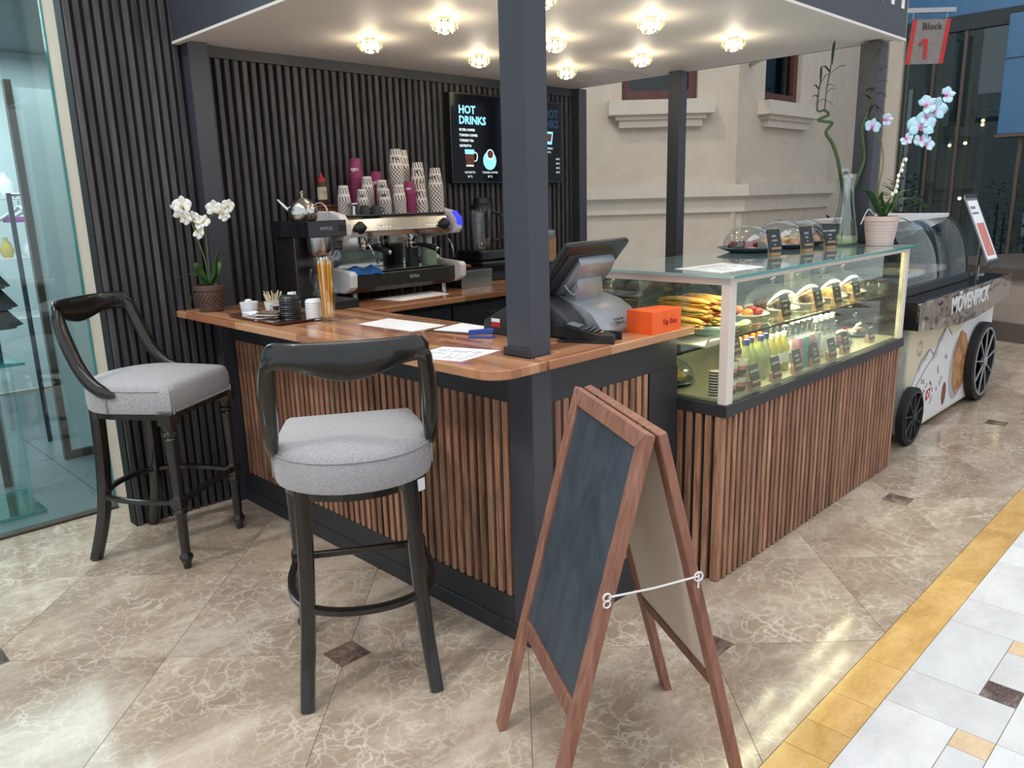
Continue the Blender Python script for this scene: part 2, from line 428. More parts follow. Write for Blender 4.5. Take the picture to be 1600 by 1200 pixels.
for m in range(-6, 14):
    for k in range(-8, 24):
        # tile centred between lattice vertices
        vx = G0[0]+g*(m+k); vy = G0[1]+g*(m-k)      # lattice vertex = left corner of tile
        c = (vx+g, vy); poly = [(vx, vy), (vx+g, vy-g), (vx+2*g, vy), (vx+g, vy+g)]
        if c[0] < -.6 or c[0] > 12.4 or c[1] < -1.2 or c[1] > 4.9: continue
        if 2.3 < c[0] < 4.3 and 2.1 < c[1] < 3.7: continue
        for (i, j, ax, sg) in ((m, k, 0, 1), (m, k+1, 1, 1), (m+1, k+1, 0, -1), (m+1, k, 1, -1)):
            if i % 2 == 0 and j % 2 == 0:
                x0 = G0[0]+g*(i+j); y0 = G0[1]+g*(i-j)
                if ax == 0: poly = clip(poly, sg, 0, sg*x0+hs_)
                else: poly = clip(poly, 0, sg, sg*y0+hs_)
        poly = clip(poly, 0, -1, -4.46)
        tile(clip(poly, 0, 1, .89), 'beige marble', 'marble_tile')
        if c[0] > 4.4: tile(clip(clip(poly, 0, -1, -.89), 1, 0, 4.79), 'beige marble', 'marble_tile')
        if m % 2 == 0 and k % 2 == 0 and .95 < vy < 4.4 and not (2.0 < vx < 4.5 and 1.8 < vy < 4.1):
            tile([(vx-hs_, vy-hs_), (vx+hs_, vy-hs_), (vx+hs_, vy+hs_), (vx-hs_, vy+hs_)], 'dark marble', 'inset_tile')
xs = [1.2, 1.6, 2.0, 2.15, 2.34, 2.61, 3.46, 4.1, 4.72]
for a, b in zip(xs, xs[1:]): tile([(a, .745), (b, .745), (b, .89), (a, .89)], 'yellow marble', 'border_stone')
tile([(4.72, -.6), (4.79, -.6), (4.79, .89), (4.72, .89)], 'yellow marble', 'border_stone')
for i in range(-1, 4):
    X = 2.415+.665*i
    def rc(x0, x1, y0, y1, mt, nm='white_tile'): tile([(x0, y0), (x1, y0), (x1, y1), (x0, y1)], mt, nm)
    if X+.665 > 4.75: continue
    rc(X, X+.225, .425, .745, 'white marble'); rc(X+.225, X+.665, .53, .745, 'white marble')
    rc(X+.225, X+.335, .425, .53, 'dark marble', 'inset_tile'); rc(X+.335, X+.565, .425, .53, 'white marble'); rc(X+.565, X+.665, .425, .53, 'peach marble', 'inset_tile')
    rc(X, X+.665, .0, .425, 'white marble')
    rc(X, X+.665, -.6, .0, 'white marble')
# ================================================================ BACK WALL OF THE KIOSK (charcoal slats)
wb = B().box(1.27, 4.80, 4.13, 4.20, 0, 3.3).build('wall_back', 'backing black'); struct(wb)
sl = B().box(-.0135, .0135, -.026, 0, 0, 2.9)
sl0 = sl.build('slat', 'charcoal slat', wb, world=False, bev=.002, seg=1)
def slats(x0, x1, pitch, z0, z1, base, first=None):
    k = 0; x = x0
    while x < x1:
        o = first if (first and k == 0) else base.copy()
        if not (first and k == 0): COL.objects.link(o)
        o.location = (x, 4.13, z0); o.scale = (1, 1, (z1-z0)/2.9); x += pitch; k += 1
slats(1.29, 1.775, .0435, 0, 3.2, sl0, sl0)
slats(1.93, 4.80, .0500, .9, 2.37, sl0)
B().box(1.90, 4.82, 4.09, 4.13, 2.37, 2.43).build('top_rail', 'black panel', wb)
B().box(1.269, 1.275, 4.11, 4.20, 0, 3.3).build('end_board', 'backing black', wb)
# pale wall strip and shopfront on the left
wl = B().box(1.302, 1.42, 4.203, 4.51, 0, 3.6).build('wall_left', 'stucco'); struct(wl)
wn1 = bpy.data.objects.new('window_1', None); COL.objects.link(wn1); struct(wn1)
B().box(-4, 1.294, 4.49, 4.502, .0, 3.6).build('pane', 'shop glass', wn1)
B().box(1.294, 1.3015, 4.485, 4.51, .0, 3.6).build('glass_edge', 'glass rim', wn1)
B().box(-4, 1.30, 4.47, 4.53, -.004, .012).build('floor_channel', 'bronze frame', wn1)
#@@REST
# ================================================================ KIOSK FRAME
HC = 2.426
cp = thing('kiosk_canopy', 'white kiosk ceiling with deep dark blue fascia boards over the coffee counter', 'canopy', (1.76, 1.70, HC))
B().box(1.785, 4.79, 1.73, 4.13, HC, HC+.05).build('ceiling_panel', 'white paint', cp)
B().box(1.76, 1.785, 1.705, 4.11, HC, 3.25).build('fascia_board', 'navy paint', cp)
ff = B().box(1.785, 4.81, 1.705, 1.73, HC, 3.25).build('fascia_board', 'navy paint', cp)
B().box(4.79, 4.81, 1.73, 4.11, HC, 3.25).build('fascia_board', 'navy paint', cp)
B().box(1.755, 1.79, 1.70, 4.11, HC-.012, HC).build('edge_trim', 'white paint', cp)
B().box(1.79, 4.815, 1.70, 1.735, HC-.012, HC).build('edge_trim', 'white paint', cp)
B().box(4.16, 4.70, 3.33, 3.335, HC-.002, HC).box(4.16, 4.70, 3.77, 3.775, HC-.002, HC).box(4.16, 4.165, 3.33, 3.775, HC-.002, HC).box(4.695, 4.70, 3.33, 3.775, HC-.002, HC).build('hatch_gap', 'mount grey', cp)
text('LAPH', .30, (4.05, 1.7035, 2.575), (1, 0, 0), (0, 0, 1), 'white ink', cp, 'sign_lettering', .002, bold=.006)
def column(x0, x1, y0, y1, z0, z1, label, foot=None):
    t = thing('kiosk_column', label, 'column', ((x0+x1)/2, (y0+y1)/2, z0))
    B().box(x0, x1, y0, y1, z0, z1).build('shaft', 'navy paint', t, bev=.002, seg=1)
    if foot: B().box(*foot).build('collar', 'black panel', t, bev=.002, seg=1)
    return t
column(1.85, 1.948, 1.772, 1.888, 0, HC-.012, 'near dark blue square column at the corner of the coffee counter', (1.838, 1.85, 1.772, 1.895, 1.10, 1.128))
column(1.80, 1.90, 4.03, 4.13, 0, HC, 'dark blue column standing against the slatted wall behind the potted orchid')
column(4.70, 4.79, 3.08, 3.17, 0, HC, 'dark slim column rising behind the glass cabinet in front of the facade')
column(4.685, 4.79, 1.785, 1.895, 1.33, HC-.012, 'dark blue column behind the bamboo vase at the far end of the glass cabinet')
column(4.80, 4.89, 4.04, 4.28, 0, HC, 'black column closing the slatted wall right of the menu screen')
# ================================================================ FRONT COUNTER
ZT = 1.10; ZB = 1.067
ct = thing('counter_base', 'dark panelled bar counter with upright walnut slats under the wooden worktop', 'counter', (2.0, 2.9, 0))
fb = B().box(1.868, 1.888, 1.79, 4.10, 0, ZB).build('front_panel', 'black panel', ct)
B().box(1.856, 1.868, 1.888, 4.10, .925, ZB).build('upper_rail', 'black panel', ct)
B().box(1.850, 1.868, 1.888, 4.10, .022, .172).build('base_rail', 'black panel', ct)
B().box(1.842, 1.868, 1.80, 4.10, 0, .022+.045).build('skirting', 'black panel', ct, bev=.003, seg=1)
B().box(1.856, 1.868, 4.00, 4.10, .172, .925).build('end_stile', 'black panel', ct)
sw = B().box(-.010, .006, -.0135, .0135, 0, .753).build('slat', 'walnut slat', ct, world=False, bev=.0015, seg=1)
k = 0; y = 1.915
while y < 3.985:
    o = sw if k == 0 else sw.copy()
    if k: COL.objects.link(o); o.parent = ct
    o.location = (1.862-2.0, y-2.9, .172); y += .0455; k += 1
B().box(1.888, 2.45, 1.79, 1.81, 0, ZB).build('side_panel', 'black panel', ct)
B().box(1.945, 2.735, 1.778, 1.79, .925, ZB).build('upper_rail', 'black panel', ct)
B().box(1.868, 1.96, 1.778, 1.79, 0, .925).build('corner_stile', 'black panel', ct)
B().box(2.535, 2.735, 1.772, 1.80, 0, .925).build('end_stile', 'black panel', ct)
B().box(1.96, 2.535, 1.778, 1.79, 0, .17).build('base_rail', 'black panel', ct)
B().box(2.45, 2.735, 1.80, 2.35, 0, ZB).build('cabinet', 'black panel', ct)
for i in range(13):
    o = sw.copy(); COL.objects.link(o); o.parent = ct; o.rotation_euler = (0, 0, PI/2); o.location = (1.985+i*.0440-2.0, 1.784-2.9, .172)
B().box(2.20, 2.22, 1.81, 4.10, 0, ZB).build('rear_panel', 'black panel', ct)
# L-shaped worktop with a rounded corner
r = .09; arc = [(1.61+r-r*math.cos(a), 1.695+r-r*math.sin(a)) for a in [PI/2*i/8 for i in range(9)]]
B().prism([(1.61, 4.105)]+arc+[(2.745, 1.695), (2.745, 2.32), (2.235, 2.32), (2.235, 4.105)], ZB, ZT)
wt = B().prism([(1.61, 4.105)]+arc+[(1.845, 1.695), (1.845, 1.768), (1.836, 1.768), (1.836, 1.897), (1.952, 1.897), (1.952, 1.768), (1.99, 1.768), (1.99, 1.90), (2.235, 1.90), (2.235, 4.105)], ZB, ZT).build('worktop', 'worktop long', None, bev=.004, seg=2, angle=50)
tag(wt, 'glossy reddish butcher-block bar top with rounded near corner', 'worktop')
wt2 = B().prism([(1.858, 1.695), (2.66, 1.695), (2.745, 1.70), (2.745, 2.33), (2.2355, 2.33), (2.2355, 1.8995), (1.9905, 1.8995), (1.9905, 1.7675), (1.953, 1.7675), (1.858, 1.7675)], ZB, ZT).build('worktop', 'worktop across', None, bev=.004, seg=2, angle=50)
tag(wt2, 'butcher-block worktop carrying the till and the orange box', 'worktop')
wt3 = B().box(2.236, 4.65, 3.28, 4.108, ZB, ZT).build('worktop', 'worktop across', None, bev=.004, seg=2)
tag(wt3, 'butcher-block back worktop under the espresso machine along the slatted wall', 'worktop')
bc = thing('back_counter_base', 'black cupboards under the back worktop', 'counter', (3.4, 3.7, 0))
B().box(2.24, 4.64, 3.36, 4.10, 0, ZB).build('carcass', 'black panel', bc)
for i in range(4):
    d = B().box(2.26+i*.6, 2.84+i*.6, 3.342, 3.36, .12, 1.04).build('door', 'dark plastic', bc, bev=.003, seg=1)
    B().box(2.52+i*.6, 2.58+i*.6, 3.33, 3.342, .97, .985).build('handle', 'steel', d)
# undercounter shelf with a few bottles seen below the back counter
# ================================================================ GLASS DISPLAY CABINET
dc = thing('display_cabinet', 'glass pastry cabinet with white frame on a walnut-slatted base', 'display case', (3.73, 1.9, 0))
X0, X1, Y0, Y1 = 2.745, 4.715, 1.545, 2.27
B().box(X0+.012, X1-.012, Y0+.028, Y1, .0, .735).build('base_carcass', 'backing black', dc)
s0 = B().box(-.0135, .0135, -.008, .010, .004, .735).build('slat', 'walnut slat', dc, world=False, bev=.0015, seg=1)
nS = 44; px_ = (X1-X0-.03)/(nS-1)
for i in range(nS):
    o = s0 if i == 0 else s0.copy()
    if i: COL.objects.link(o); o.parent = dc
    o.location = (X0+.015+i*px_-3.73, Y0+.020-1.9, 0)
for i in range(5):
    o = s0.copy(); COL.objects.link(o); o.parent = dc; o.rotation_euler = (0, 0, -PI/2); o.location = (X0+.005-3.73, Y0+.035+i*.0455-1.9, 0)
B().prism([(X0-.006, Y0-.006), (X1+.01, Y0-.006), (X1+.01, Y1), (X0-.006, Y1)], .735, .785).build('ledge', 'black panel', dc, bev=.002, seg=1)
B().box(X0+.03, X1-.03, Y0+.03, Y1-.03, .785, .795).build('deck', 'deck stone', dc)
TZ = 1.30
for nm, a in (('corner_post', (X0+.002, X0+.052, Y0+.002, Y0+.042, .785, TZ)), ('corner_post', (X1-.05, X1-.002, Y0+.002, Y0+.03, .785, TZ)), ('corner_post', (X0+.002, X0+.05, Y1-.05, Y1-.002, .785, TZ)), ('corner_post', (X1-.05, X1-.002, Y1-.05, Y1-.002, .785, TZ)),
              ('top_rail', (X0+.052, X1-.05, Y0+.002, Y0+.022, TZ-.022, TZ)), ('top_rail', (X0+.002, X0+.022, Y0+.042, Y1-.05, TZ-.03, TZ)), ('top_rail', (X1-.022, X1-.002, Y0+.03, Y1-.05, TZ-.03, TZ)), ('top_rail', (X0+.05, X1-.05, Y1-.022, Y1-.002, TZ-.03, TZ))):
    B().box(*a).build(nm, 'cream metal', dc, bev=.0015, seg=1)
B().box(X0+.052, X1-.05, Y0+.006, Y0+.010, .785, TZ-.022).build('front_glass', 'case glass', dc)
B().box(X0+.006, X0+.010, Y0+.042, Y1-.05, .785, TZ-.03).build('side_glass', 'case glass', dc)
B().box(X1-.010, X1-.006, Y0+.03, Y1-.05, .785, TZ-.03).build('side_glass', 'case glass', dc)
B().box(X0+.05, X1-.05, Y1-.012, Y1-.008, .785, TZ-.03).build('sliding_door', 'tinted glass', dc)
B().box(X0-.02, X1+.03, Y0-.025, Y1+.02, TZ, TZ+.012).build('top_glass', 'top glass', dc)
B().box(X0-.02, X1+.03, Y0-.028, Y0-.025, TZ, TZ+.012).build('glass_edge', 'glass rim', dc)
B().box(X0+.055, X1-.055, Y0+.035, Y1-.04, 1.047, 1.055).build('glass_shelf', 'case glass', dc)
B().box(X0+.055, X1-.055, Y0+.032, Y0+.035, 1.047, 1.055).build('shelf_edge', 'backing black', dc)
for x in (X0+.6, X0+1.3):
    B().box(x, x+.01, Y0+.04, Y1-.05, 1.035, 1.047).build('shelf_bracket', 'steel', dc)
B().box(X0+.06, X1-.06, Y0+.025, Y0+.031, TZ-.012, TZ-.004).box(X0+.06, X1-.06, Y0+.055, Y0+.061, TZ-.012, TZ-.004).build('light_strip', 'strip glow', dc)
light('case_light_top', 'AREA', (3.73, Y0+.14, TZ-.01), 9.5, (1, .90, .66), 1.85, .05)
light('case_fill_low', 'AREA', (3.73, Y0+.14, 1.035), 7, (1, .90, .66), 1.85, .05)  # added fill under the glass shelf, no lamp strip sits there
# ================================================================ FACADE BEYOND THE KIOSK
s2 = math.sqrt(.5); CX, CY = 8.27, 4.6
def fac(name, s0, s1, z0, z1, d0, d1, mat, parent=None, sec=1):
    b = B()
    if sec == 1:   # s runs left from the corner (negative); outwards = (-s2,-s2)
        q = lambda s, d: (CX+s*s2-d*s2, CY-s*s2-d*s2)
        b.prism([q(s0, d0), q(s1, d0), q(s1, d1), q(s0, d1)], z0, z1)
    else: b.box(s0, s1, CY-d1, CY-d0, z0, z1)
    o = b.build(name, mat, parent)
    return o
q1 = lambda s, d: (CX+s*s2-d*s2, CY-s*s2-d*s2)
wf = struct(fac('wall_far', -4.2, -1.34, 0, 5, -.3, 0, 'stucco'))
for a in ((-.5, 0, 0, 5), (-1.34, -.5, 0, 2.63), (-1.34, -.5, 4.2, 5)): fac('wall_section', *a, -.3, 0, 'stucco', wf)
wr = struct(fac('wall_right', CX-.1, 8.77, 0, 5, -.3, 0, 'stucco', None, 2))
for a in ((9.68, 10.57, 0, 5), (8.77, 9.68, 0, 2.65), (8.77, 9.68, 4.2, 5)): fac('wall_section', *a, -.3, 0, 'stucco', wr, 2)
fac('wall_section', 10.57, 13.6, 0, 5, -.3, -.12, 'stucco', wr, 2)
fac('plinth', -4.2, .03, 0, 1.42, 0, .03, 'stucco', wf); fac('plinth', CX-.012, 10.57, 0, 1.42, 0, .03, 'stucco', wr, 2)
fac('cornice', -4.2, .05, 1.42, 1.57, 0, .07, 'stucco trim', wf); fac('cornice', CX-.02, 10.57, 1.42, 1.57, 0, .07, 'stucco trim', wr, 2)
fac('cornice', -4.2, .05, 1.57, 1.595, 0, .10, 'stucco trim', wf); fac('cornice', CX-.04, 10.57, 1.57, 1.595, 0, .10, 'stucco trim', wr, 2)
fac('cornice', -4.2, .07, 1.595, 1.72, 0, .14, 'stucco trim', wf); fac('cornice', CX-.055, 10.57, 1.595, 1.72, 0, .14, 'stucco trim', wr, 2)
def window(nm, a, b, sec, sa, sb):
    e = bpy.data.objects.new(nm, None); COL.objects.link(e); struct(e)
    fac('frame', a, b, 2.64, 2.76, -.16, -.06, 'mahogany', e, sec); fac('frame', a, b, 4.1, 4.2, -.16, -.06, 'mahogany', e, sec)
    fac('frame', a, a+.09, 2.76, 4.1, -.16, -.06, 'mahogany', e, sec); fac('frame', b-.09, b, 2.76, 4.1, -.16, -.06, 'mahogany', e, sec)
    fac('pane', a+.09, b-.09, 2.76, 4.1, -.12, -.11, 'tinted glass', e, sec)
    fac('curtain', a+.02, b-.02, 2.70, 4.15, -.27, -.25, 'grey curtain', e, sec)
    fac('curtain', a+(b-a)*.1, a+(b-a)*.62, 2.76, 4.15, -.24, -.23, 'stucco', e, sec)
    fac('sill', sa, sb, 2.49, 2.64, 0, .16, 'stucco trim', e, sec); fac('sill_moulding', sa+.08, sb-.08, 2.44, 2.49, 0, .11, 'stucco trim', e, sec)
    fac('sill_moulding', sa+.12, sb-.12, 2.36, 2.44, 0, .08, 'stucco trim', e, sec)
window('window_2', -1.34, -.50, 1, -1.50, -.34); window('window_3', 8.77, 9.68, 2, 8.61, 9.90)
e = thing('thermostat', 'small white control box on the pale facade behind the bamboo vase', 'control box', (11.3, 4.72, 1.7))
B().box(11.2, 11.45, 4.66, 4.72, 1.78, 1.92).build('housing', 'white paint', e, bev=.01); B().box(11.24, 11.40, 4.655, 4.66, 1.83, 1.88).build('display', 'grey ink', e)
# ================================================================ DARK SHOPFRONT ON THE RIGHT
wn4 = bpy.data.objects.new('window_4', None); COL.objects.link(wn4); struct(wn4)
for i, y in enumerate((4.40, 3.62, 2.84, 2.06, 1.28)):
    B().box(12.5, 12.512, y-.76, y, 0, 3.7).build('pane', 'far shop glass', wn4)
for y in (4.40, 4.0, 3.62, 2.84): B().box(12.47, 12.53, y-.02, y+.02, 0, 3.7).build('mullion', 'bronze frame', wn4)
B().box(12.40, 12.60, 4.40, 4.60, 0, 6).build('jamb', 'stucco trim', wn4)
B().box(12.45, 12.6, .2, 4.40, 3.7, 3.9).build('header', 'dark interior', wn4)
B().box(12.45, 12.6, .2, 4.40, 3.9, 6).build('upper_glass', 'led blue panel', wn4)
wb4 = struct(B().box(15.4, 15.5, -2.4, 6, 0, 6).build('wall_back_shop', 'dark interior'))
for i in range(7):
    y = 3.5+i*.22
    o = B().cbox((14.2, y+.25, 1.6-.002), (.10, .06, 3.2)).build('display_rail', 'steel' if i % 2 else 'grey curtain'); tag(o, 'thin vertical rail inside the dark glass shop behind the blue orchid', 'rail', 'rails in the dark shop')
tv = thing('blue_screen', 'large blue glowing panel behind the dark shop glass at right', 'screen', (12.3, 2.9, 2.3))
B().box(12.36, 12.40, 1.7, 3.10, 2.3, 3.8).build('panel', 'led blue panel', tv, bev=.01); B().box(12.352, 12.36, 1.7, 3.10, 3.25, 3.26).build('joint', 'dark interior', tv); B().box(12.34, 12.42, 1.66, 3.12, 2.26, 2.3).build('lower_frame', 'bronze frame', tv)
lb = thing('wall_lamp', 'brass lamp glowing under the blue panel inside the dark shop', 'lamp', (12.9, 2.75, 2.0))
B().cbox((12.9, 2.80, 2.05), (.03, .05, .3)).build('diffuser', 'shop lamp', lb); B().cbox((12.93, 2.80, 2.05), (.02, .09, .36)).build('backplate', 'bronze frame', lb)
for i, (y, z) in enumerate(((3.75, 2.62), (3.97, 2.30), (3.75, 2.56), (4.19, 2.28), (3.97, 1.45))):
    o = B().sphere((14.13, y, z), .026, 8, 6).build('spot_lamp', 'shop lamp', smooth=True); tag(o, 'tiny bright spot lamp deep inside the dark glass shop', 'lamp', 'spot lamps in the dark shop')
pl = thing('stone_counter', 'curved beige stone counter with dark plinth at the far right', 'counter', (10.6, 2.2, 0))
def arcp(r, n=28): return [(10.75+r*math.cos(2*PI*i/n), 1.60+r*math.sin(2*PI*i/n)) for i in range(n)]
B().prism(arcp(1.32), 0, .20).build('plinth', 'planter base', pl, smooth=True); B().prism(arcp(1.27), .20, .69).build('body', 'planter stone', pl, smooth=True)
B().prism(arcp(1.34), .69, .78).build('top', 'planter base', pl, smooth=True)
sg = thing('hanging_sign', 'square grey sign with red side bands reading Block 1 hanging from a steel bar', 'sign', (7.4, 2.6, 2.6))
sx = Vector((.7059, -.7078, 0)); so = Vector((7.02, 2.47, 0)); sv = Vector((.68, .69, 0))
def sgb(u0, u1, z0, z1, d0, d1, nm, mt, sh=0.0):
    P = [so+sx*u0+sv*d0, so+sx*u1+sv*d0, so+sx*u1+sv*d1, so+sx*u0+sv*d1]
    vs = [(p.x, p.y, z0) for p in P]+[(p.x+sx.x*sh, p.y+sx.y*sh, z1) for p in P]
    return B().add(vs, [(0, 3, 2, 1), (4, 5, 6, 7), (0, 1, 5, 4), (1, 2, 6, 5), (2, 3, 7, 6), (3, 0, 4, 7)]).build(nm, mt, sg)
sgb(0, .30, 2.60, 2.935, 0, .01, 'plate', 'sign plate', .035); sgb(.0, .03, 2.60, 2.935, -.004, 0, 'red_band', 'red ink', .035); sgb(.27, .30, 2.60, 2.935, -.004, 0, 'red_band', 'red ink', .035)
sgb(-.52, .37, 2.985, 3.02, 0, .03, 'support_bar', 'steel'); sgb(-.52, -.48, 2.985, 3.02, .03, 2.56, 'wall_strut', 'steel'); sgb(.03, .035, 2.935, 2.985, 0, .004, 'hanger', 'steel'); sgb(.30, .305, 2.935, 2.985, 0, .004, 'hanger', 'steel')
text('Block', .07, so+sx*.11+Vector((0, 0, 2.86))-sv*.006, sx, (0, 0, 1), 'dark ink', sg, 'sign_word'); text('1', .2, so+sx*.10+Vector((0, 0, 2.645))-sv*.006, sx, (0, 0, 1), 'red ink', sg, 'sign_number', bold=.004); B().sweep([so+sx*.135+Vector((0, 0, 2.785))-sv*.006, so+sx*.098+Vector((0, 0, 2.745))-sv*.006], (.010, .003)).build('sign_number', 'red ink', sg)
# ================================================================ SHOP BEHIND THE LEFT GLASS
wsb = struct(B().box(-6, 5.0, 8.3, 8.4, 0, 3.6).build('wall_shop_back', 'shop wall'))
wsr = struct(B().box(4.9, 5.0, 4.36, 8.3, 0, 3.6).build('wall_shop_side', 'shop wall'))
fs = struct(B().box(-6, 4.9, 4.505, 8.3, -.06, -.004).build('floor_shop', 'grout'))
for i in range(8):
    for j in range(6):
        x0, y0 = -1.1+i*.6, 4.54+j*.6
        o = B().box(.002, .598, .002, .598, -.004, .004).build('slate_tile', 'shop floor', fs, world=False) if i == j == 0 else bpy.data.objects['slate_tile'].copy()
        if not (i == j == 0): COL.objects.link(o); o.parent = fs
        o.location = (x0, y0, 0)
cs = struct(B().box(-6, 5.0, 4.505, 8.4, 3.0, 3.1).build('ceiling_shop', 'shop grey'))
light('shop_light', 'AREA', (1.2, 6.3, 2.95), 140, (.90, .98, 1.0), 3, 3)
def shelf_unit(x0, x1, y, z0, label):
    t = thing('display_stand', label, 'shelf', ((x0+x1)/2, y, 0))
    for z in (z0, z0+.45, z0+.9): B().box(x0, x1, y-.25, y+.25, z, z+.02).build('shelf', 'white stone', t)
    for x in (x0, x1-.03): B().box(x, x+.03, y-.25, y-.22, 0, z0+1.5).build('upright', 'dark interior', t)
    return t
su = shelf_unit(1.30, 1.80, 7.0, .82, 'white display shelves behind the left shop glass')
rl = thing('clothes_rail', 'metal clothes rail with hangers inside the glass shop at left', 'clothes rail', (1.7, 6.4, 0))
B().sweep([(1.42, 6.2, 0), (1.42, 6.2, 1.75)], .016).sweep([(2.0, 6.6, 0), (2.0, 6.6, 1.75)], .012).build('post', 'dark interior', rl)
B().sweep([(1.42, 6.2, 1.74), (2.0, 6.6, 1.74)], .012).build('bar', 'steel', rl)
hg = None
for i in range(6):
    f = .10+i*.13; c = Vector((1.42+.58*f, 6.2+.4*f, 1.69))
    if hg is None:
        hg = thing('clothes_hanger', 'pale plastic clothes hanger on the shop rail', 'hanger', c, 0, 'hangers on the shop rail')
        B().sweep(curve([(-.20, 0, -.13), (-.03, 0, -.05), (0, 0, -.03), (.03, 0, -.05), (.20, 0, -.13)], 5), .011).build('arms', 'white metal', hg, world=False)
        B().sweep(curve([(0, 0, -.03), (0, 0, .01), (.02, 0, .03), (0, 0, .045)], 4), .004).build('hook', 'steel', hg, world=False)
        h0 = hg
    else: h0 = dup(hg, c)
    h0.rotation_euler = (0, 0, R_(125))
o = B().sweep([(1.54, 6.14, 1.575), (1.40, 6.37, 1.575)], (.02, .005)).build('scarf', 'magenta cloth'); tag(o, 'thin magenta scarf hanging over a hanger behind the left glass', 'scarf')
mn = thing('dress_stand', 'black ruffled dress on a stand at the left frame edge behind glass', 'dress stand', (.97, 5.35, 0))
b = B()
for i, (z, r) in enumerate(((1.42, .07), (1.32, .14), (1.20, .15), (1.19, .10), (1.08, .17), (1.07, .11), (.98, .17), (.97, .10), (.86, .12))): pass
b.lathe([(.05, 1.44), (.11, 1.36), (.12, 1.28), (.17, 1.20), (.12, 1.19), (.19, 1.08), (.13, 1.07), (.20, .97), (.10, .96)], (.97, 5.35, 0), 24, lobes=7, amp=.10).build('ruffled_dress', 'backing black', mn, smooth=True)
B().sweep([(.97, 5.35, .004), (.97, 5.35, .97)], .03).build('stand_pole', 'dark interior', mn)
for i, (x, z, r, m) in enumerate(((1.36, 1.74, .05, 'white stone'), (1.47, 1.74, .035, 'yellow lip'), (1.58, 1.74, .06, 'white stone'), (1.40, 1.29, .04, 'ceramic'), (1.52, 1.29, .05, 'yellow lip'), (1.66, 1.29, .04, 'ceramic'))):
    o = B().lathe([(r*.6, 0), (r, r*.9), (r*.7, r*2), (r*.3, r*2.6), (r*.35, r*3)], (x, 6.95, z), 14).build('ornament', m, smooth=True); tag(o, ('small', 'slim gold', 'wide', 'tiny', 'round gold', 'pale')[i]+' vase on the %s display shelf behind the left glass' % ('upper' if z > 1.5 else 'middle'), 'vase')
gt = thing('glass_table', 'clear glass table with green edges behind the left shop glass', 'table', (.7, 4.9, 0))
B().box(.30, 1.02, 4.72, 5.2, .83, .845).build('table_top', 'edge glass', gt); B().box(.30, 1.0, 4.70, 5.15, .01, .025).build('lower_plate', 'edge glass', gt)
B().box(.95, .962, 4.74, 5.15, .025, .83).build('side_pane', 'shop glass', gt)
B().box(.30, 1.022, 4.716, 4.72, .83, .845).box(1.02, 1.024, 4.72, 5.2, .83, .845).box(.30, 1.0, 4.696, 4.70, .01, .025).box(1.0, 1.004, 4.70, 5.15, .01, .025).build('polished_edge', 'glass rim', gt)
mr = thing('leaning_frame', 'tall dark framed mirror leaning inside the glass shop', 'mirror', (1.5, 5.75, 0))
B().box(1.36, 1.40, 5.62, 5.67, .004, 2.4).box(1.68, 1.72, 5.62, 5.67, .004, 2.4).box(1.40, 1.68, 5.62, 5.67, .004, .06).build('frame', 'bronze frame', mr); B().box(1.40, 1.68, 5.64, 5.65, .06, 2.36).build('mirror_glass', 'shop wall', mr)
# ================================================================ CANOPY LAMPS
lmp = None
names = {0: 'left row', 1: 'middle row', 2: 'right row'}
for i, X in enumerate((2.48, 3.225, 3.98)):
    for j, Y in enumerate((2.28, 2.873, 3.452)):
        lab = 'crystal ceiling lamp, %s of the %s' % (('walkway end', 'middle', 'slatted-wall end')[j], ('row closest to the bar stools', 'central row', 'row furthest from the stools')[i])
        if lmp is None:
            lmp = thing('ceiling_lamp', lab, 'ceiling lamp', (X, Y, HC), 0, 'crystal lamps under the canopy'); l_ = lmp
            B().lathe([(.030, -.012), (.030, 0)], n=20).build('mount', 'steel', lmp, world=False, smooth=True)
            B().lathe([(.02, -.010), (.050, -.016), (.062, -.034), (.058, -.050), (.036, -.066), (.012, -.072)], n=48, lobes=12, amp=.07).build('crystal_shade', 'crystal', lmp, world=False, smooth=True, angle=60)
            B().lathe([(.006, -.015), (.013, -.022), (.015, -.040), (.008, -.056)], n=12).build('bulb', 'lamp glow', lmp, world=False, smooth=True)
            b = B()
            for k in range(8):
                a = 2*PI*k/8; b.sweep([(.036*math.cos(a), .036*math.sin(a), -.018), (.040*math.cos(a), .040*math.sin(a), -.058)], .004, 6)
            b.build('crystal_rod', 'lamp glow', lmp, world=False)['kind'] = 'stuff'
        else: l_ = dup(lmp, (X, Y, HC), label=lab)
        light('lamp_light', 'POINT', (X, Y, HC-.085), 1.6, (1.0, .93, .82), .03)
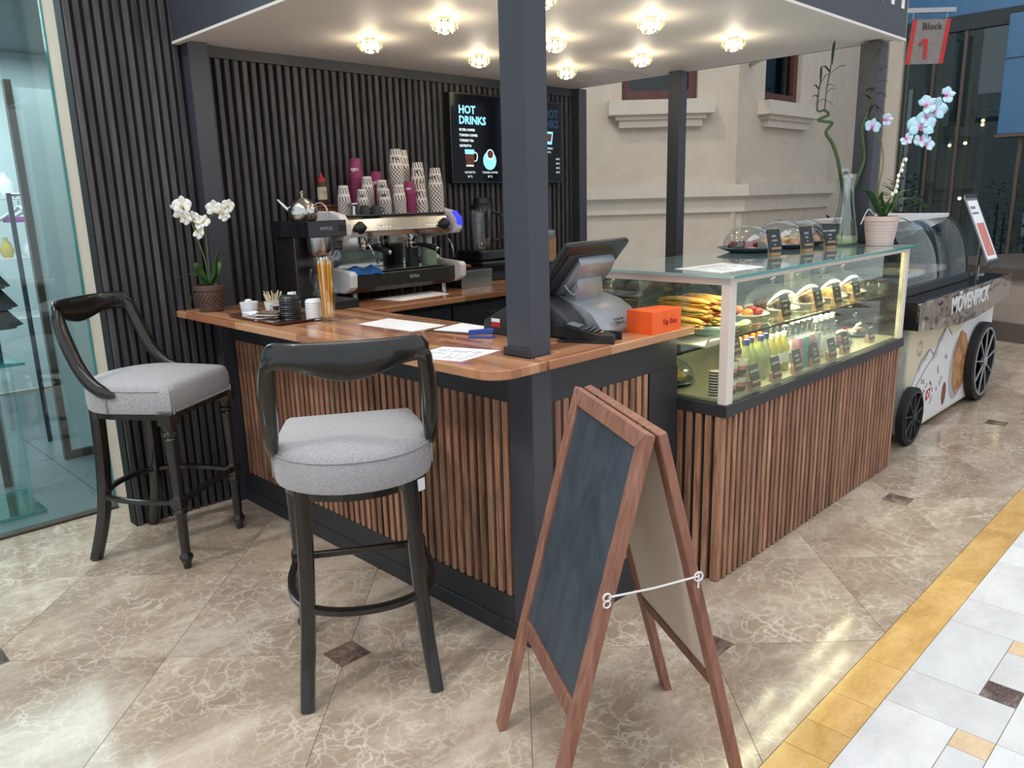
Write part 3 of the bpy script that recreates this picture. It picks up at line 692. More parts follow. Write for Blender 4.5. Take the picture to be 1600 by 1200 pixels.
# ================================================================ BAR STOOLS
def make_stool(label, loc, rz):
    t = thing('bar_stool', label, 'bar stool', loc, rz, 'bar stools at the coffee counter')
    # seat cushion outline, local: +y front
    def outline(sc=1.0):
        pts = []
        for i in range(9): pts.append((-.235+.47*i/8, .255))                       # front
        for i in range(1, 6): f = i/6; pts.append((.235+.022*math.sin(PI*f*.5), .255-.30*f))
        for i in range(17):
            a = PI*i/16; pts.append((.262*math.cos(a)*(1 if abs(math.cos(a)) < .999 else 1), -.045-.235*math.sin(a)))
        for i in range(1, 6): f = 1-i/6; pts.append((-.235-.022*math.sin(PI*f*.5), .255-.30*f))
        return [(x*sc, (y+.0)*sc) for x, y in pts]
    rs = []
    for sc, z in ((.93, .735), (.985, .738), (1.0, .755), (1.005, .80), (.995, .835), (.965, .856), (.90, .868), (.78, .876), (.5, .884), (.2, .887)):
        rs.append([(x, y, z) for x, y in outline(sc)])
    B().rings(rs).build('seat_cushion', 'grey linen', t, world=False, smooth=True, angle=60)
    # piping and nail heads
    sq = outline(.998); B().sweep([(x, y, .842) for x, y in sq[9:31]], .0028, 5).build('piping', 'grey linen', t, world=False)
    B().prism(outline(.90), .705, .736).build('seat_frame', 'lacquer', t, world=False)
    b = B(); o2 = outline(1.004)
    for (x0, y0), (x1, y1) in zip([(-.22, .258), ], [(.22, .258)]):
        for i in range(34): b.sphere((x0+(x1-x0)*i/33, .2625, .750), .0052, 6, 4)
    for sx in (-1, 1):
        for i in range(5): b.sphere((sx*.225, .262, .740+.006*i), .0045, 6, 4)
        for i in range(9): b.sphere((sx*.2655, -.045, .745+.0075*i), .0050, 6, 4)
        for i in range(6): b.sphere((sx*(.2385+.0008*i), .250-.012*i, .750), .0050, 6, 4)
    st = b.build('nail_trim', 'steel', t, world=False, smooth=True); st['kind'] = 'stuff'
    # front turned legs with square block
    for sx in (-1, 1):
        b = B(); c = (sx*.226, .228, 0)
        b.lathe([(.016, 0), (.018, .012), (.020, .030), (.030, .048), (.031, .060), (.022, .072), (.021, .085), (.0245, .24), (.026, .262), (.031, .270), (.030, .282), (.024, .290), (.026, .300)], c, 20)
        b.box(c[0]-.027, c[0]+.027, c[1]-.027, c[1]+.027, .300, .345)
        b.lathe([(.026, .345), (.023, .352), (.021, .36), (.0275, .60), (.030, .625), (.024, .632), (.034, .642), (.035, .652), (.025, .66), (.030, .676), (.033, .69)], c, 20)
        b.box(c[0]-.033, c[0]+.033, c[1]-.033, c[1]+.033, .69, .74)
        b.build('front_leg', 'lacquer', t, world=False, smooth=True, angle=45)
    # rear sabre legs
    for sx in (-1, 1):
        P = curve([(sx*.214, -.268, 0), (sx*.202, -.225, .14), (sx*.190, -.196, .28), (sx*.180, -.180, .48), (sx*.172, -.176, .735)], 5)
        B().sweep(P, lerpl([(.024, .024), (.025, .025), (.026, .027), (.027, .028)], len(P)), 12, side=(1, 0, 0), p=4).build('rear_leg', 'lacquer', t, world=False, smooth=True)
    # stretchers
    zs = .322
    B().sweep(curve([(-.19, -.185, zs), (-.10, -.232, zs), (0, -.248, zs), (.10, -.232, zs), (.19, -.185, zs)], 5), (.013, .017), 10, side=(0, 0, 1), p=4).build('stretcher', 'lacquer', t, world=False, smooth=True)
    for sx in (-1, 1):
        B().sweep(curve([(sx*.19, -.185, zs), (sx*.232, -.09, zs), (sx*.246, .02, zs), (sx*.240, .13, zs), (sx*.226, .228, zs)], 5), (.013, .015), 10, side=(0, 0, 1), p=4).build('stretcher', 'lacquer', t, world=False, smooth=True)
    B().sweep([(-.19, .226, zs), (0, .222, zs), (.19, .226, zs)], (.014, .013), 10, side=(0, 0, 1), p=4).build('stretcher', 'lacquer', t, world=False, smooth=True)
    # open back: curved crest board running into two swooping posts
    BT = 1.235
    rs = []
    m = 25
    for i in range(m):
        f = -1+2*i/(m-1); x = .248*f; yc = -.335+.085*f*f*abs(f)
        dip = .5+.5*math.cos(PI*min(1, abs(f)/.78)); ed = max(0, (abs(f)-.80)/.20)
        zb = BT-.082-.040*dip-.030*ed*ed; zt = BT-.002-.034*max(0, (abs(f)-.84)/.16)**2
        ring = []
        for j in range(14):
            a = 2*PI*j/14; ct, s_ = math.cos(a), math.sin(a); k = (abs(ct)**3.4+abs(s_)**3.4)**(-1/3.4)
            ring.append((x, yc+.0125*ct*k, (zt+zb)/2+(zt-zb)/2*s_*k))
        rs.append(ring)
    B().rings(rs).build('crest_board', 'lacquer', t, world=False, smooth=True, angle=75)
    for sx in (-1, 1):
        P = curve([(sx*.218, -.262, BT-.048), (sx*.234, -.248, 1.155), (sx*.246, -.215, 1.06), (sx*.250, -.170, .95), (sx*.256, -.115, .875), (sx*.264, -.05, .838), (sx*.266, .005, .822)], 5)
        B().sweep(P, lerpl([(.013, .015), (.024, .024), (.028, .026), (.026, .026), (.022, .030), (.015, .028), (.004, .010)], len(P)), 14, side=(1, 0, 0), p=3).build('back_post', 'lacquer', t, world=False, smooth=True)
    return t
def face(dx, dy): return math.atan2(dy, dx)-PI/2
st1 = make_stool('grey upholstered black bar stool in front, seen from behind with a small white care tag', (1.405, 2.205, 0), face(.525, .851))
tg = B().add([(.196, -.19, .690), (.222, -.17, .690), (.222, -.17, .732), (.196, -.19, .732)], [(0, 1, 2, 3)]).build('care_tag', 'paper', st1, world=False, solid=.001)
st2 = dup(st1, (1.315, 3.745, 0), face(.55, -.835), 'grey upholstered black bar stool by the glass shopfront, turned with studded front towards us')
for ch in list(st2.children):
    if ch.name.startswith('care_tag'): bpy.data.objects.remove(ch)
# ================================================================ SANDWICH BOARD
ab = thing('sandwich_board', 'empty folding chalkboard easel with brown wooden frame standing on the marble', 'chalkboard', (1.60, 1.22, 0))
L1 = Vector((-.507, -.862, 0)); PW = .52; AP = 1.075
def panel(foot, topm, nm, out, mat, w0=0.0):
    """foot,topm: left stile foot / top (front view); across = L1"""
    f = Vector(foot); tp = Vector(topm); upv = (tp-f); Lg = upv.length; upv.normalize(); nrm = L1.cross(upv).normalized()
    if nrm.dot(Vector(out)) < 0: nrm = -nrm
    def q(u, v, d): return tuple(f+L1*u+upv*v+nrm*d)
    def bar(poly, nme, d0, d1, mt='easel wood', par=ab, bev=.002):
        n = len(poly); vs = [q(u, v, d0) for u, v in poly]+[q(u, v, d1) for u, v in poly]
        fs = [list(range(n))[::-1], list(range(n, 2*n))]+[(i, (i+1) % n, n+(i+1) % n, n+i) for i in range(n)]
        return B().add(vs, fs).build(nme, mt, par, bev=bev, seg=1)
    sw = .047; vb = .388; th = .024
    bar([(0, 0.006), (sw, 0.0), (sw, Lg-sw), (0, Lg)], nm+'_stile', -th, 0)
    bar([(PW-sw, 0), (PW, 0.006), (PW, Lg), (PW-sw, Lg-sw)], nm+'_stile', -th, 0)
    bar([(0, Lg), (sw, Lg-sw), (PW-sw, Lg-sw), (PW, Lg)], 'top_rail', -th, 0)
    bar([(sw, vb-.045), (PW-sw, vb-.045), (PW-sw, vb), (sw, vb)], 'bottom_rail', -th, 0)
    bar([(sw, vb), (PW-sw, vb), (PW-sw, Lg-sw), (sw, Lg-sw)], 'writing_surface', -.014, -.009, mat, bev=0)
    bar([(sw, vb), (PW-sw, vb), (PW-sw, Lg-sw), (sw, Lg-sw)], 'board_backing', -.0195, -.0145, 'board back', bev=0)
    return q, Lg
q, Lg = panel((1.462, 1.592, 0), (1.715, 1.468, AP), 'front', (-1, .5, .3), 'blackboard')
q2, Lg2 = panel((2.009, 1.318, 0), (1.762, 1.443, AP), 'rear', (1, -.5, .3), 'blackboard')
for u in (.10, .42):
    a = Vector(q(u, Lg-.003, -.024)); bb = Vector(q2(u, Lg2-.003, -.024)); B().sweep([a, bb], .004).box(a.x-.004, a.x+.02, a.y-.02, a.y+.004, AP-.012, AP-.006).build('hinge', 'dark steel', ab)
a = Vector(q(PW+.002, .700, -.005)); bb = Vector(q2(PW+.002, .705, -.005))
hk = B().sweep([a, a*.5+bb*.5+Vector((0, 0, -.002)), bb+Vector((0, 0, .004))], .0028, 8).build('hook_bar', 'white metal', ab, smooth=True)
def ring(c, r, ax, nme, rr=.0026):
    P = [Vector(c)+Vector(ax)*r*math.cos(2*PI*i/12)+Vector((0, 0, 1))*r*math.sin(2*PI*i/12) for i in range(13)]
    return B().sweep(P, rr, 6).build(nme, 'white metal', hk, smooth=True)
dx = (bb-a).normalized()
ring(a-dx*.004, .010, dx, 'eye_ring'); ring(a-dx*.004+Vector((0, 0, -.018)), .009, dx, 'eye_ring'); ring(bb+Vector((0, 0, .003)), .012, dx, 'eye_ring')
B().sweep([bb+Vector((0, 0, .012)), bb+Vector((0, 0, -.028))], .0028).build('hook_end', 'white metal', hk)
# ================================================================ ON THE FRONT WORKTOP
def flower(c, nrm, size, mat, par, lipm, roll=0.0, name='flower'):
    n = Vector(nrm).normalized(); a = Vector((0, 0, 1)); a = (a-n*a.dot(n)).normalized(); b_ = n.cross(a)
    M = Matrix(((b_.x, a.x, n.x), (b_.y, a.y, n.y), (b_.z, a.z, n.z))).to_4x4(); M = M @ Matrix.Rotation(roll, 4, 'Z')
    b = B()
    def petal(ang, L, W, lift=.2):
        m = 6; rs = []; ca, sa = math.cos(ang), math.sin(ang)
        for i in range(m+1):
            f = i/m; w = W*math.sin(PI*min(1, f*.92+.08))**.6*(.5+.5*f if f < .5 else 1) if 0 < f < 1 else W*.15
            row = []
            for j in range(5):
                g = -1+j/2; l = L*f; z = lift*L*f*f-.18*w*g*g+(.04*L*math.sin(3*g+ang) if f > .6 else 0)
                x, y = l, w*g; row.append((x*ca-y*sa, x*sa+y*ca, z))
            rs.append(row)
        b.rings(rs, closed=False)
    s = size
    petal(R_(90), .5*s, .20*s); petal(R_(212), .5*s, .19*s); petal(R_(328), .5*s, .19*s)
    petal(R_(14), .52*s, .30*s, .1); petal(R_(166), .52*s, .30*s, .1)
    o = b.build(name, mat, par, world=False, smooth=True, solid=.0008)
    b = B().sphere((0, -.05*s, .05*s), .07*s, 8, 6).sphere((0, -.16*s, .08*s), .055*s, 8, 6, .7)
    l = b.build('lip', lipm, o, world=False, smooth=True)
    off = Vector((0, 0, 0)); q_ = par
    while q_: off += Vector(q_.location); q_ = q_.parent
    o.matrix_basis = Matrix.Translation(Vector(c)-off) @ M
    return o
def leaf(pts, w, mat, par, fold=.15, name='leaf'):
    P = curve(pts, 5); m = len(P); rs = []
    for i, p in enumerate(P):
        f = i/(m-1); t = (P[min(i+1, m-1)]-P[max(i-1, 0)]).normalized(); sd = t.cross(Vector((0, 0, 1)))
        if sd.length < .05: sd = Vector((1, 0, 0))
        sd.normalize(); ww = w*(math.sin(PI*min(1, f*.85+.12))**.75)*(1 if f < .98 else .2); nn = sd.cross(t)
        rs.append([tuple(p+sd*ww*g+nn*abs(g)*ww*fold) for g in (-1, -.5, 0, .5, 1)])
    return B().rings(rs, closed=False).build(name, mat, par, smooth=True, solid=.0016)
# --- orchid in brown pot
oc = Vector((1.725, 3.93, ZT))
po = thing('potted_orchid', 'white orchid in a brown woven-pattern pot on the left end of the wooden bar', 'plant', oc)
B().lathe([(.050, 0), (.054, .004), (.068, .108), (.074, .110), (.076, .134), (.070, .136), (.064, .118), (.060, .112)], oc, 28, cap1=False).build('pot', 'brown pot', po, smooth=True, angle=35)
b = B()
for k in range(7):
    z = .018+k*.0125; r = .0565+.0112*z/.0125*.1+.011*(z/.108)
    for i in range(22):
        a = 2*PI*(i+.5*(k % 2))/22; b.at((oc.x+r*math.cos(a), oc.y+r*math.sin(a), oc.z+z), a).cbox((0, 0, 0), (.004, .011, .008))
b.at(); b.build('pot_weave', 'brown pot', po)['kind'] = 'stuff'
B().lathe([(.001, .117), (.063, .116)], oc, 16).build('soil', 'bark', po)
V = Vector
rX = V((.706, -.708, 0)); fX = V((.7, .71, 0))
for pts, w in (([(0, 0, .12), (.04, .0, .18), (.055, 0, .26), (.07, 0, .31)], .026), ([(0, 0, .12), (.05, .01, .17), (.075, .02, .24), (.085, .02, .27)], .024), ([(0, 0, .12), (-.06, .0, .19), (-.12, .0, .18), (-.17, 0, .17)], .018), ([(0, 0, .12), (-.05, .02, .20), (-.07, .03, .25)], .022), ([(0, 0, .12), (-.02, -.05, .20), (-.01, -.09, .24)], .024), ([(0, 0, .12), (-.06, -.02, .12), (-.10, -.02, .04)], .012), ([(0, 0, .12), (.03, .05, .20), (.03, .08, .25)], .026)):
    leaf([oc+rX*p[0]+fX*p[1]+V((0, 0, p[2])) for p in pts], w, 'leaf', po)
def stem(pts, r, mat, par, nm='stem'): return B().sweep(curve(pts, 6), r, 7).build(nm, mat, par, smooth=True)
cV = lambda u, h, d=0: oc+rX*u+fX*d+V((0, 0, h))
stem([cV(0, .12), cV(-.005, .25), cV(-.03, .36), cV(-.055, .46), cV(-.075, .50)], .0028, 'stem green', po)
stem([cV(.005, .12), cV(.01, .28), cV(.015, .40), cV(.045, .47), cV(.085, .50)], .0028, 'stem green', po)
stem([cV(.015, .40), cV(.0, .44), cV(-.03, .45)], .002, 'stem green', po)
toC = V((-.63, -.72, .05))
for u, h, s, dz in ((-.085, .535, .075, 0), (-.115, .52, .055, 1), (-.075, .475, .06, 2), (-.10, .485, .055, .6), (-.035, .475, .055, 0), (-.01, .45, .06, 1), (.012, .455, .055, .4), (-.018, .405, .062, 2), (.075, .515, .07, 0), (.105, .505, .06, .5), (.135, .52, .05, 1), (.12, .485, .055, 2), (.145, .53, .05, .3)):
    flower(cV(u, h, -.01), (toC+V((random.uniform(-.4, .4), random.uniform(-.3, .3), random.uniform(-.3, .3)))), s*1.25, 'white petal', po, 'yellow lip', dz)
# --- service tray
tr = thing('serving_tray', 'dark brown rounded tray with cups lids and sugar on the wooden bar', 'tray', (1.80, 3.42, ZT))
def rrect(x0, x1, y0, y1, r, n=4):
    o = []
    for cx, cy, a0 in ((x1-r, y0+r, -90), (x1-r, y1-r, 0), (x0+r, y1-r, 90), (x0+r, y0+r, 180)):
        for i in range(n+1): a = R_(a0+90*i/n); o.append((cx+r*math.cos(a), cy+r*math.sin(a)))
    return o
TA = (1.665, 1.925, 3.14, 3.64)
rs = [[(x, y, ZT) for x, y in rrect(TA[0]+.012, TA[1]-.012, TA[2]+.012, TA[3]-.012, .02)], [(x, y, ZT+.014) for x, y in rrect(*TA, .03)], [(x, y, ZT+.014) for x, y in rrect(TA[0]+.006, TA[1]-.006, TA[2]+.006, TA[3]-.006, .026)], [(x, y, ZT+.005) for x, y in rrect(TA[0]+.02, TA[1]-.02, TA[2]+.02, TA[3]-.02, .02)]]
B().rings(rs).build('tray_body', 'tray wood', tr, smooth=True, angle=30)
TT = ZT+.0052
def cup(x, y, r, h, label, nm='bowl', mat='ceramic'):
    t = thing(nm, label, 'cup', (x, y, TT)); B().lathe([(r*.72, 0), (r*.82, .003), (r, h), (r*.95, h), (r*.78, .006)], (x, y, TT), 20).build('body', mat, t, smooth=True, angle=40); return t
c1 = cup(1.755, 3.575, .044, .064, 'small white sugar bowl at the left end of the tray')
sg_ = None
for i in range(9):
    a = random.random()*6; r = random.random()*.02
    b = B().at((1.755+r*math.cos(a), 3.575+r*math.sin(a), TT+.058+random.random()*.014), a).cbox((0, 0, 0), (.014, .014, .014))
    o = b.build('sugar_cube', 'paper', None, bev=.001, seg=1); tag(o, 'white sugar cube heaped in the small bowl on the tray', 'sugar cube', 'sugar cubes in the bowl')
c2 = cup(1.845, 3.500, .045, .062, 'white cup full of wooden stirrers on the tray')
for i in range(16):
    a = 2*PI*i/16; r = .018; dx_, dy_ = math.cos(a)*.035, math.sin(a)*.035
    o = B().sweep([(1.845+r*math.cos(a)*.6, 3.50+r*math.sin(a)*.6, TT+.008), (1.845+r*math.cos(a)+dx_*.7, 3.50+r*math.sin(a)+dy_*.7, TT+.105+.01*math.sin(i*2.3))], (.003, .0012), 4).build('stirrer', 'stick wood'); tag(o, 'flat wooden stirrer standing in the white cup on the tray', 'stirrer', 'stirrers in the cup')
c3 = cup(1.882, 3.385, .040, .065, 'white cup holding folded sugar sachets behind the black lids')
for i in range(6):
    o = B().at((1.882+.012*math.cos(i), 3.385+.012*math.sin(i), TT+.082), i*.7, .1*i).cbox((0, 0, 0), (.024, .003, .06)).build('sugar_sachet', 'paper'); tag(o, 'white sugar sachet standing in the cup behind the lids', 'sachet', 'sachets in the cup')
mj = thing('milk_jug', 'small shiny steel milk jug between the cups on the tray', 'jug', (1.80, 3.40, TT)); B().lathe([(.024, 0), (.028, .02), (.022, .045), (.026, .055), (.024, .055), (.020, .044)], (1.80, 3.40, TT), 18, cap1=False).build('body', 'mirror steel', mj, smooth=True)
B().sweep(curve([(1.776, 3.385, TT+.045), (1.762, 3.374, TT+.04), (1.763, 3.375, TT+.02), (1.776, 3.386, TT+.012)], 4), .002).build('handle', 'mirror steel', mj)
for i in range(6):
    o = B().at((1.722+random.uniform(-.003, .003), 3.47+random.uniform(-.003, .003), TT+.0022+i*.0045), R_(random.uniform(-8, 8))).cbox((0, 0, 0), (.062, .10, .0042)).build('paper_napkin', 'paper', bev=.001, seg=1); tag(o, 'folded white paper napkin in the stack at the tray edge', 'napkin', 'napkins stacked on the tray')
for i in range(9):
    o = B().at((1.728+random.uniform(-.006, .006), 3.325+random.uniform(-.006, .006), TT+.0022+i*.0045), R_(30+random.uniform(-14, 14)), R_(random.uniform(-3, 3))).cbox((0, 0, 0), (.085, .10, .0030)).build('sugar_packet', 'brown packet' if i % 3 else 'paper'); tag(o, 'flat brown sugar packet in the loose pile on the tray', 'packet', 'brown packets piled on the tray')
def lid(x, y, z, r, mat, label, grp):
    o = B().lathe([(r, 0), (r*1.02, .004), (r*.98, .006), (r*.93, .013), (r*.84, .017), (r*.80, .0135), (0.001, .0135)], (x, y, z), 26).build('cup_lid', mat, smooth=True, angle=35); return tag(o, label, 'cup lid', grp)
for i in range(11): lid(1.800+.0015*math.sin(i*2), 3.262, TT+i*.0095, .047, 'black plastic', 'topmost black plastic cup lid of the stack on the tray' if i == 10 else 'black plastic cup lid inside the tall stack on the tray', 'black lids stacked on the tray')
for i in range(9): lid(1.872, 3.178, TT+i*.0095, .037, 'ceramic', 'topmost white cup lid of the stack beside the straws' if i == 8 else 'white cup lid inside the stack beside the straws', 'white lids stacked on the tray')
# --- glass of straws
sgl = thing('straw_glass', 'tall square glass jar of orange straws at the edge of the tray', 'jar', (1.895, 3.095, ZT))
rs = [[(1.895+x*k, 3.095+y*k, ZT+z) for x, y in rrect(-.037, .037, -.037, .037, .012, 3)] for k, z in ((.72, 0), (.72, .004), (1.0, .290), (.93, .290), (.64, .020))]
B().rings(rs, True, True).build('glass_body', 'dome glass', sgl, smooth=True, angle=35)
for i in range(14):
    a = 2*PI*i/14; r0, r1 = (.010, .014) if i % 2 else (.018, .027); s_ = B().sweep([(1.895+r0*math.cos(a), 3.095+r0*math.sin(a), ZT+.022), (1.895+r1*math.cos(a+.3), 3.095+r1*math.sin(a+.3), ZT+.268+.01*math.sin(i*3))], .0050, 8).build('drinking_straw', 'straw yellow', smooth=True)
    tag(s_, 'orange drinking straw in a clear wrapper standing in the glass jar', 'straw', 'straws in the glass jar')
    B().lathe([(.0035, 0), (.005, .006), (.001, .016)], (1.895+r1*math.cos(a+.3), 3.095+r1*math.sin(a+.3), ZT+.268+.01*math.sin(i*3)), 6).build('wrapper_end', 'ceramic', s_)
# --- papers, clipboard, stapler
def sheet(nm, pts, z, label, lines=0, mat='paper'):
    cx = sum(p[0] for p in pts)/4; cy = sum(p[1] for p in pts)/4
    t = thing(nm, label, 'paper', (cx, cy, z)); B().prism(pts, z+.0003, z+.0016).build('sheet', mat, t)
    p = [V((a[0], a[1], z+.0018)) for a in pts]
    if lines:
        b = B(); n_ = 0
        for i in range(lines):
            f = .12+.76*i/(lines-1)
            for c0, c1 in ((.10, .34), (.38, .55), (.60, .88)):
                if random.random() < .8:
                    u0 = c0; u1 = c0+(c1-c0)*random.uniform(.6, 1)
                    l = lambda u, v: p[0]*(1-u)*(1-v)+p[1]*u*(1-v)+p[2]*u*v+p[3]*(1-u)*v
                    b.add([l(u0, f), l(u1, f), l(u1, f+.022), l(u0, f+.022)], [(0, 1, 2, 3)])
        b.build('printed_lines', 'grey ink', t)['kind'] = 'stuff'
    return t
sheet('paper_sheet', [(1.925, 2.90), (2.11, 2.93), (2.135, 2.55), (1.945, 2.54)], ZT, 'plain white sheet lying in the middle of the wooden bar', 0)
sheet('printed_sheet', [(1.60, 2.13), (1.80, 2.17), (1.878, 1.95), (1.66, 1.915)], ZT, 'printed white table sheet lying at the corner beside the column', 13)
cbd = thing('clipboard', 'dark brown clipboard holding white paper beside the blue stapler', 'clipboard', (2.09, 2.38, ZT))
B().prism([(1.975, 2.50), (2.19, 2.53), (2.20, 2.24), (2.06, 2.22)], ZT, ZT+.005).build('board', 'tray wood', cbd, bev=.001, seg=1); B().prism([(2.00, 2.47), (2.19, 2.51), (2.18, 2.25), (2.06, 2.26)], ZT+.0055, ZT+.008).build('paper', 'paper', cbd)
stp = thing('stapler', 'small blue stapler lying before the black receipt printer', 'stapler', (2.02, 2.20, ZT), R_(-52))
B().box(-.05, .05, -.012, .012, 0, .007).build('base', 'blue plastic', stp, world=False, bev=.002); B().prismy([(-.05, .012), (.045, .018), (.05, .03), (.04, .036), (-.05, .030)], -.011, .011).build('arm', 'blue plastic', stp, world=False, bev=.002); B().box(-.046, .044, -.008, .008, .007, .0155).build('magazine', 'steel', stp, world=False)
# --- receipt printer behind the column
rp = thing('receipt_printer', 'black receipt printer with a red and white sticker left of the column', 'printer', (2.17, 2.10, ZT))
B().prismx([(2.28, ZT), (1.98, ZT), (1.98, ZT+.125), (2.13, ZT+.125), (2.27, ZT+.055)], 2.10, 2.225).build('housing', 'dark plastic', rp, bev=.006)
B().box(2.097, 2.0995, 2.175, 2.225, ZT+.032, ZT+.066).build('sticker', 'red ink', rp); B().box(2.0965, 2.0998, 2.176, 2.224, ZT+.052, ZT+.066).build('sticker_band', 'paper', rp); B().box(2.0965, 2.0995, 2.105, 2.125, ZT+.008, ZT+.04).build('barcode_label', 'paper', rp)
# --- till
ps = thing('till_terminal', 'large black touch-screen till on a silver stand beside the orange box', 'till', (2.33, 1.96, ZT))
TR = Matrix.Translation((2.365, 1.995, ZT)) @ Matrix.Rotation(R_(4), 4, 'Z')
def W(b, nm, mt, par=None, **kw):
    b.v = [TR @ Vector(p) for p in b.v]; return b.build(nm, mt, par or ps, **kw)
# base: silver rolled hood in side profile (y,z): customer side is -y
W(B().prismx([(-.165, .0), (-.165, .020), (-.150, .034), (-.11, .085), (-.06, .115), (.02, .135), (.05, .15), (.06, .12), (.10, .10), (.12, .0)], -.07, .205), 'base_hood', 'silver plastic', bev=.004, smooth=True, angle=35)
W(B().prismx([(-.10, .0), (.14, .0), (.14, .11), (.05, .155), (-.02, .12), (-.08, .07)], -.19, -.07), 'side_housing', 'dark plastic', bev=.02, smooth=True)
W(B().prismx([(.0, .105), (-.02, .13), (-.035, .17), (-.03, .235), (.01, .235), (.03, .15), (.05, .11)], -.055, .11), 'neck', 'silver plastic', bev=.004, smooth=True, angle=35)
A_ = R_(-38)
def tilt(b, nm, mt, par=None, **kw):
    MM = TR @ Matrix.Translation((.02, .0, .235)) @ Matrix.Rotation(R_(40), 4, 'X')
    b.v = [MM @ Vector(p) for p in b.v]; return b.build(nm, mt, par or ps, **kw)
# tilted head: local xz is the screen plane, -y its back
hd = tilt(B().box(-.205, .205, .0, .028, -.13, .145), 'screen_housing', 'black plastic', bev=.010, seg=3, smooth=True)
tilt(B().box(-.185, .185, .028, .030, -.11, .125), 'touch_screen', 'dark screen', hd)
tilt(B().prismx([(.002, -.105), (-.028, -.085), (-.040, -.03), (-.040, .03), (-.030, .075), (.002, .085)], -.10, .135), 'rear_cover', 'silver plastic', bev=.008, smooth=True, angle=50)
tilt(B().box(-.175, -.10, -.006, .002, -.115, .10), 'port_cover', 'dark plastic', bev=.003)
W(B().sweep(curve([(-.15, -.04, .20), (-.13, -.06, .165), (-.09, -.05, .165), (-.06, -.02, .19)], 5), .003), 'cable', 'silver plastic', smooth=True)
for i, s in enumerate(('TRIDENT', 'TRINITY')): pass
text('TIGERON\n ORACLE', .016, TR @ Vector((.015, -.155, .050)), TR.to_3x3() @ Vector((1, 0, 0)), TR.to_3x3() @ Vector((0, .55, .83)), 'dark ink', ps, 'maker_lettering')
# --- card terminal
kt = thing('card_terminal', 'black card payment terminal with keypad in a cradle before the till', 'card terminal', (2.215, 1.832, ZT), R_(22))
B().prismx([(-.105, .004), (-.105, .020), (-.09, .028), (.09, .070), (.105, .064), (.105, .03), (.05, .0), (-.07, .0)], -.042, .042).build('body', 'black plastic', kt, world=False, bev=.004)
ux = V((1, 0, 0)); vy_ = V((0, .18, .042)).normalized()
def key(x, y, w_, h_, mt, nm): 
    z = .030+(y+.09)*.042/.18+.0008
    return B().add([(x-w_/2, y-h_/2, z-h_/2*.233), (x+w_/2, y-h_/2, z-h_/2*.233), (x+w_/2, y+h_/2, z+h_/2*.233), (x-w_/2, y+h_/2, z+h_/2*.233)], [(0, 1, 2, 3)]).build(nm, mt, kt, world=False, solid=.0016)
key(0, .045, .058, .048, 'grey ink', 'display')
for r in range(4):
    for c in range(3): key(-.02+c*.02, -.005-r*.018, .013, .009, 'dark ink' if r < 3 else ('red ink', 'yellow lip', 'leaf')[c], 'key')
for r in range(3):
    for c in range(3): key(-.02+c*.02, -.003-r*.018, .005, .005, 'white ink', 'key_mark')
kt.scale = (1.12, 1.0, .95)
B().box(-.052, .052, -.06, .10, 0, .010).build('cradle', 'black plastic', kt, world=False, bev=.004); [B().box(a_, a_+.008, -.12, -.05, 0, .035).build('cradle_arm', 'black plastic', kt, world=False, bev=.002) for a_ in (-.050, .042)]
# --- orange tip box
tb = thing('tip_box', 'bright orange cardboard box lettered Tip Box at the end of the counter', 'box', (2.55, 1.77, ZT))
B().prism([(2.447, 1.703), (2.640, 1.700), (2.645, 1.800), (2.462, 1.835)], ZT, ZT+.088).build('carton', 'orange card', tb, bev=.001, seg=1)
text('Tip Box', .030, (2.515, 1.7008, ZT+.032), (1, -.016, 0), (0, 0, 1), 'red ink', tb, bold=.0008)
# ================================================================ BACK WORKTOP
# --- batch brewer
bw = thing('coffee_brewer', 'black and steel filter coffee brewer with the kettle standing on top', 'coffee maker', (2.17, 3.62, ZT))
B().box(2.06, 2.272, 3.40, 3.86, ZT, ZT+.045).build('base', 'black plastic', bw, bev=.006); B().box(2.075, 2.275, 3.66, 3.85, ZT+.045, ZT+.36).build('tower', 'dark steel', bw, bev=.004)
hb = B().box(2.055, 2.274, 3.47, 3.86, ZT+.36, ZT+.442).build('head', 'black mirror', bw, bev=.003); text('MYCO', .024, (2.12, 3.4685, ZT+.395), (1, 0, 0), (0, 0, 1), 'mount grey', hb, 'maker_lettering'); B().box(2.232, 2.270, 3.467, 3.47, ZT+.385, ZT+.415).build('control_panel', 'dark ink', hb)
B().lathe([(.035, .245), (.058, .27), (.068, .30), (.070, .36)], (2.175, 3.565, ZT), 24).build('filter_basket', 'steel', bw, smooth=True, angle=50)
cf = thing('coffee_pot', 'glass coffee pot with black collar on the brewer base behind the straws', 'coffee pot', (2.175, 3.565, ZT+.045))
B().lathe([(.050, 0), (.066, .02), (.070, .05), (.060, .10), (.044, .135), (.044, .15)], (2.175, 3.565, ZT+.045), 24, cap1=False).build('glass_body', 'dome glass', cf, smooth=True); B().lathe([(.047, .128), (.048, .165), (.001, .172)], (2.175, 3.565, ZT+.045), 20).build('collar', 'black plastic', cf, smooth=True, angle=40)
B().sweep(curve([(2.135, 3.55, ZT+.20), (2.085, 3.53, ZT+.20), (2.075, 3.53, ZT+.13), (2.09, 3.54, ZT+.09)], 4), (.006, .010)).build('handle', 'black plastic', cf, smooth=True)
tk = thing('tea_kettle', 'polished steel tea kettle with curved spout on top of the brewer', 'kettle', (2.12, 3.62, ZT+.442)); kc = (2.12, 3.62, ZT+.442)
B().lathe([(.058, 0), (.066, .004), (.076, .035), (.074, .062), (.060, .090), (.038, .105), (.036, .108), (.020, .118), (.006, .121)], kc, 28).build('body', 'mirror steel', tk, smooth=True, angle=60)
kb = V(kc); kr = V((.706, -.708, 0))
